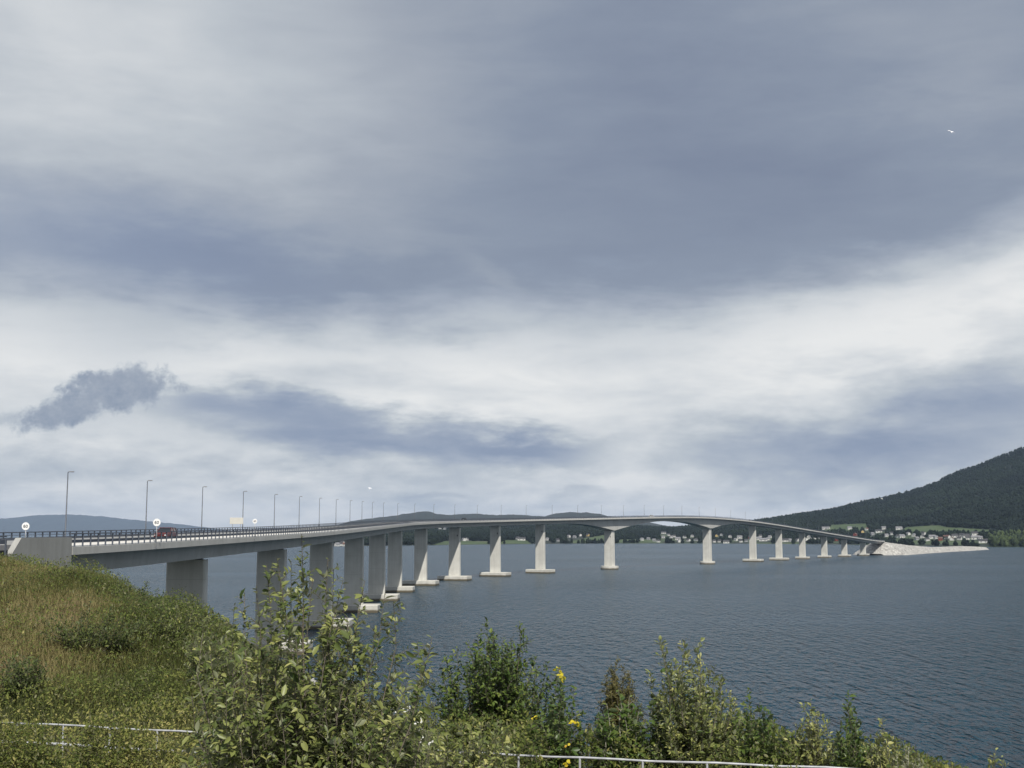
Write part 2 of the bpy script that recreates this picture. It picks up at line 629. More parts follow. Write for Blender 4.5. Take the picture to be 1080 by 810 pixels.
def s_of_px(px, off=0.0, py=570):
    u = ray(px, py)[0]
    pp = np.array([on(s, off, 0)[:2] for s in _ss])
    r = pp[:, 0] / pp[:, 1] - u
    i = np.where((r[:-1] < 0) & (r[1:] >= 0))[0]
    return float(_ss[i[0]]) if len(i) else float(_ss[-1])


HW = 6.1
prof = [(85, 577.5), (140, 574.0), (201, 570.5), (270, 566), (340, 562), (400, 556), (450, 551.3), (540, 548.8), (642, 546.6), (700, 545.4), (746, 545.4), (790, 549), (821, 553.3), (850, 558.2), (880, 563.2), (926, 570.6)]
ps, pz = [60.0], [19.75]
for (a, b) in prof:
    s = s_of_px(a, HW, b)
    y = on(s, HW, 0)[1]
    ps.append(s); pz.append(CAMZ + ray(a, b)[1] * y)
S_END = s_of_px(927, 0)
ps.append(S_END + 400); pz.append(pz[-1] - 4)
_zz = np.interp(_ss, ps, pz)
_k = np.exp(-.5 * (np.arange(-120, 121) / 45.0) ** 2); _k /= _k.sum()
_zz = np.convolve(np.pad(_zz, 120, mode='edge'), _k, mode='valid')


def zd(s):
    return float(np.interp(s, _ss, _zz))


S_BEG = 104.4
PIERS = [165 + 58 * k for k in range(7)] + [s_of_px(a) for a in (479.8, 522.5, 570, 643, 746, 794, 821.5, 846, 869.2, 890.3, 910)]
IMAIN = 10
sA, sB = PIERS[IMAIN], PIERS[IMAIN + 1]


def depth(s):
    """girder depth below the deck top: haunched over the two main piers"""
    d0 = 2.5
    best = d0
    for sp, lo, hi in ((sA, sA - 62, (sA + sB) / 2), (sB, (sA + sB) / 2, sB + 62)):
        half_l, half_r = sp - lo, hi - sp
        t = (sp - s) / half_l if s < sp else (s - sp) / half_r
        if 0 <= t < 1:
            best = max(best, d0 + 5.0 * (1 - t) ** 2.0)
    return best


def sweep(name, section, s_list, mat, parent, smooth=False):
    """closed section [(offset, dz)] as a function of s, swept along the bridge"""
    rows = []
    for s in s_list:
        rows.append([on(s, o, zd(s) + dz) for (o, dz) in section(s)])
    n = len(rows[0]); vs = [p for r in rows for p in r]; fs = []
    for i in range(len(rows) - 1):
        for k in range(n):
            j = (k + 1) % n
            fs.append((i * n + k, i * n + j, (i + 1) * n + j, (i + 1) * n + k))
    fs.append(tuple(range(n))); fs.append(tuple((len(rows) - 1) * n + k for k in range(n - 1, -1, -1)))
    return MB().add(vs, fs).build(name, mat, parent, smooth)


bridge = empty('bridge', (0, 0, 0))
tag(bridge, 'long pale concrete girder bridge curving over the fjord on tall slab piers', 'bridge')
SL = list(np.arange(S_BEG, S_END, 4.0)) + [S_END]
SLG = list(np.arange(S_BEG + 1.2, S_END - .5, 4.0)) + [S_END - .5]
sweep('deck', lambda s: [(-5.7, -.30), (5.7, -.30), (5.7, -.52), (3.72, -.72), (-3.72, -.72), (-5.7, -.52)], SL, M['girder'], bridge)
sweep('road_surface', lambda s: [(-5.35, -.06), (5.35, -.06), (5.35, -.296), (-5.35, -.296)], SL, M['asphalt'], bridge)
sweep('girder', lambda s: [(-3.7, -.724), (3.7, -.724), (3.4, -depth(s)), (-3.4, -depth(s))], SLG, M['girder'], bridge)
for sg in (1, -1):
    sweep('edge_beam', lambda s: [(sg * 5.703, 0), (sg * HW, 0), (sg * HW, -.66), (sg * 5.703, -.66)], SL, M['edge'], bridge)
    sweep('glare_kerb', lambda s: [(sg * 5.36, .34), (sg * 5.42, .34), (sg * 5.68, .02), (sg * 5.69, -.29), (sg * 5.36, -.29)], SL, M['glare_kerb'], bridge)  # bevelled to catch the sun; its white stands in for glare off the road
    rl = sweep('railing', lambda s: [(sg * 5.84, 1.16), (sg * 5.96, 1.16), (sg * 5.96, 1.06), (sg * 5.84, 1.06)], SL, M['railing'], bridge)
    for (dz, th, wd) in ((.82, .05, .06), (.46, .26, .05)):
        sweep('rail_bar', lambda s: [(sg * (5.83 - wd), dz + th / 2), (sg * 5.83, dz + th / 2), (sg * 5.83, dz - th / 2), (sg * (5.83 - wd), dz - th / 2)], SL, M['railing'], rl)
    post = None
    rest = MB()
    for i, s in enumerate(np.arange(S_BEG + 1, S_END - 1, 2.0)):
        p = on(s, sg * 5.90, zd(s)); h = path(s)[2]
        if i < (96 if sg > 0 else 60):
            if post is None:
                post = MB().box((0, 0, .535), (.13, .09, 1.07), 0).build('railing_post', M['railing'], rl)
                o = post
            else:
                o = post.copy(); COL.objects.link(o)
            o.location = p; o.rotation_euler = (0, 0, -h)
        else:
            rest.box(p + np.array([0, 0, .535]), (.13, .09, 1.07), -h)
    ro = rest.build('railing_post', M['railing'], rl); ro['kind'] = 'stuff'

for i, s in enumerate(PIERS):
    x, y, h = path(s)
    main = i in (IMAIN, IMAIN + 1)
    top = zd(s) - depth(s) - (0.0 if main else .32)
    if main:
        top += .05
    w, t = (5.2, 3.6) if main else (5.05, 2.0)
    zb = 2.0
    last = i >= len(PIERS) - 1
    hp = top - zb
    mb = MB()
    n_seg = 6
    rows = []
    for k in range(n_seg + 1):
        q = k / n_seg
        ww = w * (1.03 - .03 * q) / 2; tt = t * (1.12 - .12 * q) / 2; c = .18
        rows.append([(-ww + c, -tt, q * hp), (ww - c, -tt, q * hp), (ww, -tt + c, q * hp), (ww, tt - c, q * hp), (ww - c, tt, q * hp), (-ww + c, tt, q * hp), (-ww, tt - c, q * hp), (-ww, -tt + c, q * hp)])
    fs = []
    for k in range(n_seg):
        for j in range(8):
            j2 = (j + 1) % 8
            fs.append((k * 8 + j, k * 8 + j2, k * 8 + 8 + j2, k * 8 + 8 + j))
    fs += [tuple(range(7, -1, -1)), tuple(n_seg * 8 + j for j in range(8))]
    mb.add([p for r in rows for p in r], fs)
    pr = mb.build('pier', M['pier'], bridge)
    pr.location = (x, y, zb); pr.rotation_euler = (0, 0, -h)
    if not main:
        for sg in (-1, 1):
            MB().box((sg * 1.55, 0, hp + .155), (.9, .8, .35)).build('bearing', M['railing'], pr)
    # small service hatch near the head of the pier
    if i >= 7:
        MB().box((w * .30, -t / 2 - .02, hp - 3.6), (.45, .10, .8)).build('hatch', M['signdark'], pr)
    fw, ft = (10.6, 9.5) if main else ((14.0, 8.0) if i < 14 else (10.5, 7.0))
    if main:
        f = MB().lathe([(fw / 2 * .985, -3), (fw / 2, -2.8), (fw / 2, -.25), (fw / 2 * .985, 0)], 28).build('footing', M['footing'], pr)
    else:
        f = MB().box((0, 0, -1.51), (fw, ft, 3.0), 0, 1, .12).build('footing', M['footing'], pr)

# ------------------------------------------------------------------ lamps along the left edge
ORD = ['first', 'second', 'third', 'fourth', 'fifth', 'sixth', 'seventh', 'eighth', 'ninth', 'tenth', 'eleventh', 'twelfth', 'thirteenth', 'fourteenth', 'fifteenth', 'sixteenth', 'seventeenth', 'eighteenth', 'nineteenth', 'twentieth']
TENS = {2: 'twenty', 3: 'thirty', 4: 'forty', 5: 'fifty', 6: 'sixty', 7: 'seventy', 8: 'eighty', 9: 'ninety'}
TENTH = {2: 'twentieth', 3: 'thirtieth', 4: 'fortieth', 5: 'fiftieth', 6: 'sixtieth', 7: 'seventieth', 8: 'eightieth', 9: 'ninetieth'}


def ordinal(n):
    if n <= 20:
        return ORD[n - 1]
    t, r = divmod(n, 10)
    return TENTH[t] if r == 0 else TENS[t] + '-' + ORD[r - 1]


def make_lamp():
    r = empty('street_lamp', (0, 0, 0))
    p = MB().tube([(0, 0, 0), (0, 0, .9), (0, 0, .95), (0, 0, 7.9)], [.12, .12, .085, .055], 10).build('pole', M['lamp'], r, True)
    MB().box((0, 0, .02), (.34, .34, .05)).build('base_plate', M['galv'], p)
    MB().tube([(0, 0, 7.84), (.03, 0, 7.95), (.22, 0, 7.98)], [.05, .045, .04], 8).build('arm', M['lamp'], r, True)
    MB().box((.40, 0, 7.99), (.50, .24, .13), 0, .8, .02).build('lamp_head', M['lamphead'], r)
    return r


lamp0 = make_lamp()
lamp_s = []
s = 137.0
while s < S_END - 5:
    lamp_s.append(s); s += 30.0
for i, s in enumerate(lamp_s):
    o = lamp0 if i == 0 else copy_tree(lamp0)
    o.location = on(s, -6.28, zd(s) - .3); o.rotation_euler = (0, 0, -path(s)[2])
    n_from_end = len(lamp_s) - i
    if i == 0:
        lb = 'tall grey street lamp nearest the concrete wing wall, largest of the bridge lamps'
    elif n_from_end == 1:
        lb = 'slim grey street lamp farthest along the bridge, beside the rock causeway'
    else:
        lb = 'slim grey street lamp on the bridge edge, %s counted from the wing wall' % ordinal(i + 1)
    tag(o, lb, 'street lamp', 'street lamps along the left edge of the bridge')
# brackets that carry the lamps belong to the bridge
for i, s in enumerate(lamp_s[:40]):
    b = MB().box((-6.26, 0, -.36), (.34, .4, .1)).build('lamp_bracket', M['edge'], bridge)
    b.location = on(s, 0, zd(s)); b.rotation_euler = (0, 0, -path(s)[2])

# ------------------------------------------------------------------ near abutment, approach road
ab = empty('abutment', (-43, S_BEG, 0))
tag(ab, 'grey concrete wing wall and abutment where the bridge meets the grassy bank', 'abutment')
z0 = zd(S_BEG)
poly = [(-11.2, -4.6), (-12.6, -.35), (-11.0, .80), (-.25, .80), (-.25, -1.55), (1.0, -1.55), (1.0, -9), (-11.2, -9)]
for sg in (1, -1):
    MB().prism(poly, (0, 1, 0), (0, 0, 1), (sg * 6.12 - (.45 if sg > 0 else 0), 0, z0), (.45, 0, 0)).build('wing_wall', M['wing'], ab)
MB().box((0, .40, z0 - 5.4), (11.3, 1.2, 7.4)).build('bearing_shelf', M['wing'], ab)
MB().box((0, -.6, z0 - 4.9), (11.3, .5, 9.3)).build('back_wall', M['wing'], ab)

SLR = list(np.arange(-60, S_BEG - .9, 4.0)) + [S_BEG - .9]
zz_app = lambda s: zd(max(s, 61))


def sweep_app(name, sec, mat, s_list=SLR):
    rows = [[np.array([-43 + o, s, zz_app(s) + dz]) for (o, dz) in sec] for s in s_list]
    n = len(sec); vs = [p for r in rows for p in r]; fs = []
    for i in range(len(rows) - 1):
        for k in range(n):
            j = (k + 1) % n
            fs.append((i * n + k, i * n + j, (i + 1) * n + j, (i + 1) * n + k))
    fs.append(tuple(range(n))); fs.append(tuple((len(rows) - 1) * n + k for k in range(n - 1, -1, -1)))
    return MB().add(vs, fs).build(name, mat)


rd = sweep_app('road', [(-5.6, -.05), (5.6, -.05), (5.6, -.8), (-5.6, -.8)], M['asphalt'])
tag(rd, 'asphalt approach road leading on to the bridge', 'road', kind='structure')
for side, lb in ((1, 'dark steel guardrail ending at the sloped end of the wing wall'), (-1, 'dark steel guardrail on the far side of the approach road')):
    g = empty('guardrail', (-43 + side * 5.75, 60, 0)); tag(g, lb, 'guardrail', 'guardrails of the approach road')
    L0, L1 = (-20, S_BEG - 60 - 12.9) if side > 0 else (-20, S_BEG - 60 - .4)
    for zc, hh, mt in ((.95, .10, M['railing']), (.55, .31, M['railing'])):
        MB().box((0, (L0 + L1) / 2, z0 + zc - .05), (.10, L1 - L0, hh)).build('beam', mt, g)
    post = None
    for k in range(int((L1 - L0) / 2)):
        o = MB().box((0, 0, .35), (.10, .14, 1.3)).build('post', M['railing'], g) if post is None else post.copy()
        if post is None:
            post = o
        else:
            COL.objects.link(o)
        o.location = (side * .10, L1 - .3 - k * 2.0, z0 - .35)

# ------------------------------------------------------------------ signs
STROKES = {'6': [[(.85, .92), (.55, 1.0), (.2, .85), (.05, .5), (.08, .2), (.35, 0), (.7, .02), (.92, .25), (.8, .5), (.45, .58), (.1, .4)]],
           '0': [[(.5, 1), (.15, .85), (.05, .5), (.15, .15), (.5, 0), (.85, .15), (.95, .5), (.85, .85), (.5, 1)]]}


def make_sign(name, dia, pole_h, loc, label, group, base_drop=0.0, yaw=0.0):
    r = empty(name, loc, yaw)
    pl = MB().tube([(0, 0, -base_drop), (0, 0, pole_h + dia * .35)], .038, 8).build('pole', M['galv'], r, True)
    zc = pole_h
    n = 28
    vs, fs = [], []
    for yy in (-.075, -.055):
        vs += [(dia / 2 * math.cos(2 * math.pi * k / n), yy, zc + dia / 2 * math.sin(2 * math.pi * k / n)) for k in range(n)]
    fs = [tuple(range(n)), tuple(range(2 * n - 1, n - 1, -1))] + [(k, (k + 1) % n, n + (k + 1) % n, n + k) for k in range(n)]
    disc = MB().add(vs, fs).build('sign_disc', M['signwhite'], r)
    # dark 60 on white
    mb = MB()
    for ci, ch in enumerate('60'):
        for st in STROKES[ch]:
            pts = [((ci - 1) * dia * .30 + dia * .03 + a * dia * .24, -.082, zc - dia * .17 + b * dia * .34) for a, b in st]
            mb.tube(pts, dia * .038, 5)
    mb.build('numerals', M['signdark'], disc)
    if base_drop:
        MB().box((0, .03, -.25), (.12, .10, .5)).build('bracket', M['galv'], r)
    tag(r, label, 'road sign', group)
    return r


def sign_at(px, py, off, label, dia, bd):
    s = s_of_px(px, off, py)
    p = on(s, off, 0)
    zc = CAMZ + ray(px, py)[1] * p[1]
    zb = zd(max(s, 61))
    make_sign('speed_limit_sign', dia, zc - zb, (p[0], p[1], zb), label, 'round speed limit signs by the bridge', bd)


sign_at(28.5, 555, 5.2, 'round white 60 sign rising behind the concrete wing wall', .60, 0)
sign_at(167, 551, 6.22, 'round white 60 sign bracketed to the edge beam beside the maroon car', .78, .5)
sign_at(269.7, 549.7, 6.22, 'small round white 60 sign on the edge beam beyond the maroon car', .66, .5)
# pale rectangular board on the far side of the bridge
s = s_of_px(249, -5.3)
p = on(s, -5.3, zd(s))
zc = CAMZ + ray(249, 549.3)[1] * p[1] - p[2]
r = empty('road_sign_board', p)
MB().box((0, -.08, zc), (2.35, .05, 1.12), 0, 1, .01).build('board', M['signcream'], r)
for q in (-.7, .7):
    MB().tube([(q, 0, -.2), (q, 0, zc + .4)], .05, 8).build('post', M['galv'], r)
tag(r, 'pale cream rectangular sign board above the far railing', 'road sign')

# ------------------------------------------------------------------ cars
def make_car(paint):
    r = empty('parked_car'.replace('parked_', ''), (0, 0, 0))
    half = [(-2.15, .32), (-2.2, .62), (-2.12, .88), (-1.3, 1.0), (-.75, 1.42), (-.3, 1.5), (.9, 1.5), (1.75, 1.42), (2.08, 1.0), (2.15, .6), (2.1, .32)]
    # body by cross-sections along y (front = -y), cabin narrowing upward
    mb = MB()
    secs = []
    for (y_, top) in [(-2.18, .70), (-2.0, .86), (-1.2, .97), (-.95, .99), (1.2, 1.0), (1.95, .98), (2.14, .80)]:
        w = .88 if abs(y_) < 1.9 else .80
        secs.append([(-w, y_, .28), (w, y_, .28), (w * 1.02, y_, .6), (w * .96, y_, top), (-w * .96, y_, top), (-w * 1.02, y_, .6)])
    n = 6; vs = [p for q in secs for p in q]; fs = []
    for i in range(len(secs) - 1):
        for k in range(n):
            j = (k + 1) % n
            fs.append((i * n + k, i * n + j, (i + 1) * n + j, (i + 1) * n + k))
    fs += [tuple(range(n)), tuple((len(secs) - 1) * n + k for k in range(n - 1, -1, -1))]
    body = mb.add(vs, fs).build('body', paint, r)
    cab = MB()
    lo = [(-.80, -1.0, .975), (.80, -1.0, .975), (.80, 1.85, .975), (-.80, 1.85, .975)]
    hi = [(-.64, -.25, 1.50), (.64, -.25, 1.50), (.64, 1.45, 1.50), (-.64, 1.45, 1.50)]
    cab.add(lo + hi, [(3, 2, 1, 0), (4, 5, 6, 7), (0, 1, 5, 4), (1, 2, 6, 5), (2, 3, 7, 6), (3, 0, 4, 7)])
    cab.build('windows', M['glass'], r)
    rf = MB().box((0, .6, 1.525), (1.34, 1.78, .07), 0, .94, .015)
    for sx in (-1, 1):
        for (ya, yb) in ((-1.0, -.25), (.45, .45), (1.85, 1.45)):
            rf.tube([(sx * .81, ya, .98), (sx * .65, yb, 1.51)], .045, 6)
    rf.build('roof', paint, r)
    wh = None
    for sx in (-1, 1):
        for yy in (-1.32, 1.3):
            if wh is None:
                wh = MB().tube([(-.10, 0, 0), (.10, 0, 0)], .32, 18).build('wheel', M['rubber'], r)
                MB().tube([(-.115, 0, 0), (.115, 0, 0)], .19, 14).build('rim', M['galv'], wh)
                o = wh
            else:
                o = copy_tree(wh, r)
            o.location = (sx * .80, yy, .32)
    for sx in (-1, 1):
        MB().box((sx * .58, -2.16, .68), (.34, .08, .16), 0, 1, .02).build('headlight', M['headlight'], r)
        MB().box((sx * .70, 2.12, .72), (.22, .07, .28), 0, 1, .02).build('tail_light', M['maroon'], r)
    MB().box((0, -2.165, .48), (1.1, .06, .14)).build('grille', M['rubber'], r)
    return r


def put_car(o, px, lane, label, flip=False):
    s = s_of_px(px, lane)
    o.location = on(s, lane, zd(s) - .06 + .003); o.rotation_euler = (0, 0, -path(s)[2] + (math.pi if flip else 0))
    tag(o, label, 'car', 'cars crossing the bridge')


c0 = make_car(M['maroon']); put_car(c0, 176, 2.6, 'dark maroon hatchback driving on the bridge beside a round sign')
for (px, lane, pm, lb, fl) in ((489, 2.6, 'blackpaint', 'tiny black car far along the rising deck of the bridge', False), (688, -2.4, 'white', 'tiny white car on the crest of the main span', True)):
    c = copy_tree(c0)
    for ch in c.children:
        if ch.name.split('.')[0] in ('body', 'roof'):
            ch.data = ch.data.copy(); ch.data.materials[0] = M[pm]
    put_car(c, px, lane, lb, fl)

# ------------------------------------------------------------------ gulls
def make_gull(loc, span, rz, label):
    r = empty('gull', loc, rz)
    k = span / 1.3
    body = MB().lathe([(.004, -.26), (.05, -.2), (.085, -.05), (.08, .08), (.05, .18), (.045, .24), (.012, .31)], 10)
    body.v = [(a * k, c * k, b * k) for (a, b, c) in body.v]
    bo = body.build('body', M['gull'], r, True)
    for sg in (-1, 1):
        vs = []
        st = [(.06, .10, -.10, .02), (.28, .13, -.06, .10), (.48, .08, -.04, .07), (.66, -.06, -.10, .01)]
        for (x, a, b, z) in st:
            vs += [(sg * x * k, a * k, z * k + .012), (sg * x * k, b * k, z * k + .012), (sg * x * k, b * k, z * k - .004), (sg * x * k, a * k, z * k - .004)]
        fs = []
        for i in range(3):
            for q in range(4):
                fs.append((i * 4 + q, i * 4 + (q + 1) % 4, (i + 1) * 4 + (q + 1) % 4, (i + 1) * 4 + q))
        fs += [(0, 1, 2, 3), (12, 13, 14, 15)]
        MB().add(vs, fs).build('wing', M['gull'], r)
    MB().add([(-.03 * k, -.22 * k, 0), (.03 * k, -.22 * k, 0), (.07 * k, -.40 * k, 0), (-.07 * k, -.40 * k, 0), (-.03 * k, -.22 * k, .012), (.03 * k, -.22 * k, .012), (.07 * k, -.40 * k, .012), (-.07 * k, -.40 * k, .012)],
             [(3, 2, 1, 0), (4, 5, 6, 7), (0, 1, 5, 4), (1, 2, 6, 5), (2, 3, 7, 6), (3, 0, 4, 7)]).build('tail', M['gull'], r)
    r.rotation_euler = (R(48), R(10), rz)
    tag(r, label, 'gull', 'white gulls in flight')


make_gull(at(1003, 139, 190), 1.35, R(20), 'small white gull gliding high against the dark grey cloud')
make_gull(at(390, 515, 330), 1.3, R(-30), 'small white gull flying low above the row of bridge lamps')
make_gull(at(930, 526, 420), 1.35, R(40), 'small white gull in front of the dark forested mountain')

# ------------------------------------------------------------------ far shore: hills, forest, fields
sh = [(352, 576.2), (400, 575.6), (450, 575), (570, 573.6), (640, 573.2), (760, 573.2), (880, 574.2), (1000, 576.6), (1080, 577), (1500, 577)]
sk = [(340, 576), (352, 572), (370, 566), (400, 560), (450, 554), (550, 551), (640, 552), (690, 555.5), (707, 556), (722, 555), (760, 551), (795, 548.8), (821, 544.8), (850, 540.5), (878, 536.5), (914, 527), (939, 522.5), (969, 514.5), (988, 508), (1008, 496.5), (1033, 489.5), (1054, 480.5), (1078, 471.5), (1140, 452), (1260, 440), (1500, 440)]
sh_u = [ray(a, b)[0] for a, b in sh]; sh_Y = [CAMZ / -ray(a, b)[1] for a, b in sh]
sk_u = [ray(a, b)[0] for a, b in sk]; sk_w = [ray(a, b)[1] for a, b in sk]
TREE_H = 8.0


def far_h(u, Y):
    Ys = np.interp(u, sh_u, sh_Y)
    Yr = 4300.0
    w = np.interp(u, sk_u, sk_w)
    zr = np.maximum(CAMZ + w * Yr - TREE_H, 1.5)
    t = (Y - Ys) / (Yr - Ys)
    tc = np.clip(t, 0, 1)
    h = zr * np.where(zr > 100, tc ** 1.45, tc ** 1.15)
    h = h + np.clip(tc * 14, 0, 1) * 1.5
    X = u * Y
    h = h + (fbm(X / 160, Y / 160, 4) - .5) * np.minimum(zr * .16, 14) * np.sin(np.pi * np.clip(tc, 0, 1))
    h = np.where(t > 1, zr * (1 - .9 * np.clip((t - 1) * 1.2, 0, 1)), h)
    return np.where(t < 0, np.maximum(t * 60, -4), h)


def far_hit(px, py):
    u, w = ray(px, py)
    Ys = float(np.interp(u, sh_u, sh_Y))
    Y = np.arange(Ys + 3, 4290, 4.0)
    h = far_h(np.full_like(Y, u), Y)
    i = np.where(CAMZ + w * Y <= h)[0]
    k = i[0] if len(i) else 0
    return np.array([u * Y[k], Y[k], h[k]])


FIELDS = [[(595, 572), (640, 563.5), (641, 572.5), (600, 573)], [(456, 574.6), (470, 570.5), (515, 571), (516, 574)], [(526, 573.5), (532, 569.5), (556, 570), (560, 573.6)],
          [(640, 572), (655, 569), (690, 569), (700, 572.6)], [(870, 561), (876, 553.5), (914, 552), (916, 560)], [(950, 562.5), (955, 556), (990, 553.8), (1000, 556), (1057, 559.5), (1058, 563), (990, 564)],
          [(930, 573), (940, 570), (1026, 570), (1028, 574)], [(1040, 576), (1050, 573), (1100, 573), (1100, 576.5)]]


def in_poly(px, py, poly):
    ins = np.zeros(px.shape, bool)
    n = len(poly); j = n - 1
    for i in range(n):
        xi, yi = poly[i]; xj, yj = poly[j]
        c = ((yi > py) != (yj > py)) & (px < (xj - xi) * (py - yi) / (yj - yi + 1e-9) + xi)
        ins ^= c; j = i
    return ins


def proj_np(X, Y, Z):
    z = Z - CAMZ
    fwd = Y * math.cos(PITCH) + z * math.sin(PITCH)
    up = -Y * math.sin(PITCH) + z * math.cos(PITCH)
    return 540 + F * X / fwd, 405 - F * up / fwd


def field_mask(X, Y, Z):
    px, py = proj_np(X, Y, Z)
    m = np.zeros(px.shape, bool)
    for q in FIELDS:
        m |= in_poly(px, py, q)
    return m


def grid_mesh(name, UX, VY, Z, mat, attrs=None, smooth=True):
    ny, nx = UX.shape
    verts = np.stack([UX, VY, Z], -1).reshape(-1, 3)
    i = np.arange(ny - 1)[:, None] * nx + np.arange(nx - 1)[None]
    q = np.stack([i, i + 1, i + nx + 1, i + nx], -1).reshape(-1)
    return mesh_np(name, verts, q, np.full((ny - 1) * (nx - 1), 4), mat, None, smooth, attrs)


def far_land_mat():
    m, nt, out = new_mat('far_land')
    p = principled(nt, out, Roughness=.95)
    g = nt.nodes.new('ShaderNodeNewGeometry')
    a = nt.nodes.new('ShaderNodeAttribute'); a.attribute_name = 'field'
    n = noise_node(nt, .012, 5, .6, g.outputs['Position'])
    gr = ramp(nt, n.outputs[0], [(.35, (.035, .060, .020)), (.55, (.050, .080, .026)), (.7, (.075, .092, .040))])
    fr = ramp(nt, n.outputs[0], [(.3, (.009, .015, .010)), (.7, (.018, .026, .015))])
    mx = nt.nodes.new('ShaderNodeMix'); mx.data_type = 'RGBA'
    nt.links.new(a.outputs['Fac'], mx.inputs[0]); nt.links.new(fr.outputs[0], mx.inputs[6]); nt.links.new(gr.outputs[0], mx.inputs[7])
    nt.links.new(mx.outputs[2], p.inputs['Base Color'])
    return m


uu = np.linspace(ray(340, 570)[0], .80, 900)
vv = np.concatenate([np.linspace(1500, 3200, 240), np.linspace(3206, 5600, 160)])
U_, Y_ = np.meshgrid(uu, vv)
Z_ = far_h(U_, Y_)
fld = field_mask(U_ * Y_, Y_, Z_).astype(float)
px_, py_ = proj_np(U_ * Y_, Y_, Z_)
vill = ((px_ > 650) & (py_ > 561)) * np.clip((fbm(U_ * Y_ / 45, Y_ / 45, 3) - .35) * 4, 0, 1) * .8
hl = grid_mesh('hills', U_ * Y_, Y_, Z_, far_land_mat(), {'field': np.clip(fld + vill, 0, 1).ravel()})
tag(hl, 'wooded hills and green fields of the far shore', 'hills', kind='structure')


def ridge(name, skyline, Y0, dep, mat, label, rough=.02, n=700, base=-4.0):
    us = [ray(a, b)[0] for a, b in skyline]; ws = [ray(a, b)[1] for a, b in skyline]
    u = np.linspace(us[0], us[-1], n)
    t = np.linspace(-1, 1, 41)
    U, T = np.meshgrid(u, t)
    Y = Y0 + T * dep
    zr = CAMZ + np.interp(U, us, ws) * Y0
    h = zr * (1 - np.abs(T) ** 1.4)
    X = U * Y0
    h = h * (1 + rough * (fbm(X / (Y0 * .012), Y / (Y0 * .012), 5) - .5) * 2) + (fbm(X / (Y0 * .004), T * 6 + 9, 3) - .5) * Y0 * .0009
    h = np.maximum(h, base)
    o = grid_mesh(name, X, Y, h, mat)
    return tag(o, label, 'hills', kind='structure')


M['farhill'] = simple('distant_forest_hill', (.016, .022, .018), .95, 0, .3, .01, 0, 'Object')
sk2 = [(330, 565), (352, 556), (362, 552), (372, 549.3), (395, 546.2), (415, 544.2), (430, 541.5), (445, 539.2), (452, 539), (460, 541.5), (470, 543), (490, 542.5), (502, 541.8), (522, 543), (545, 542.5), (575, 544.5), (587, 541), (602, 539.8), (620, 541), (632, 541.8), (640, 544.5), (665, 547.5), (690, 552.0), (705, 555), (725, 556), (760, 554), (820, 556), (860, 562)]
ridge('distant_hills', sk2, 7200, 900, M['farhill'], 'blue grey ridge of hills beyond the far shore')
sk3 = [(-200, 560), (-60, 552), (-10, 547.5), (20, 545.5), (40, 543.2), (60, 542.6), (85, 543.2), (105, 544.2), (125, 546.5), (160, 550), (190, 553), (215, 556), (245, 560), (275, 564)]
ridge('blue_mountains', sk3, 22500, 1900, M['farhill'], 'hazy blue mountain behind the bridge deck', .03)

# forest on the hills: one mass of small crowns
def crowns(P, rad, hgt, tint, name, mat, label, n=6):
    N = len(P)
    ang = np.linspace(0, 2 * np.pi, n, endpoint=False)
    prof = [(.75, .08), (1.0, .38), (.62, .75)]
    vs = np.zeros((N, n * 3 + 1, 3))
    for r, (k, zz) in enumerate(prof):
        jit = rng.uniform(.7, 1.25, (N, n))
        a = ang[None] + rng.uniform(0, 6, (N, 1))
        vs[:, r * n:(r + 1) * n, 0] = P[:, None, 0] + np.cos(a) * rad[:, None] * k * jit
        vs[:, r * n:(r + 1) * n, 1] = P[:, None, 1] + np.sin(a) * rad[:, None] * k * jit
        vs[:, r * n:(r + 1) * n, 2] = P[:, None, 2] + hgt[:, None] * (zz + rng.uniform(-.06, .06, (N, n)))
    vs[:, -1] = P + np.stack([rng.uniform(-.2, .2, N) * rad, rng.uniform(-.2, .2, N) * rad, hgt], -1)
    tri = []
    for r in range(2):
        for k in range(n):
            k2 = (k + 1) % n
            a, b, c, d = r * n + k, r * n + k2, (r + 1) * n + k2, (r + 1) * n + k
            tri += [[a, b, c], [a, c, d]]
    for k in range(n):
        tri.append([2 * n + k, 2 * n + (k + 1) % n, 3 * n])
    tri = np.array(tri)
    idx = (tri[None] + (np.arange(N) * (3 * n + 1))[:, None, None]).reshape(-1)
    o = mesh_np(name, vs.reshape(-1, 3), idx, np.full(N * len(tri), 3), mat, None, False, {'tint': np.repeat(tint, 3 * n + 1)})
    return tag(o, label, 'forest', kind='stuff')


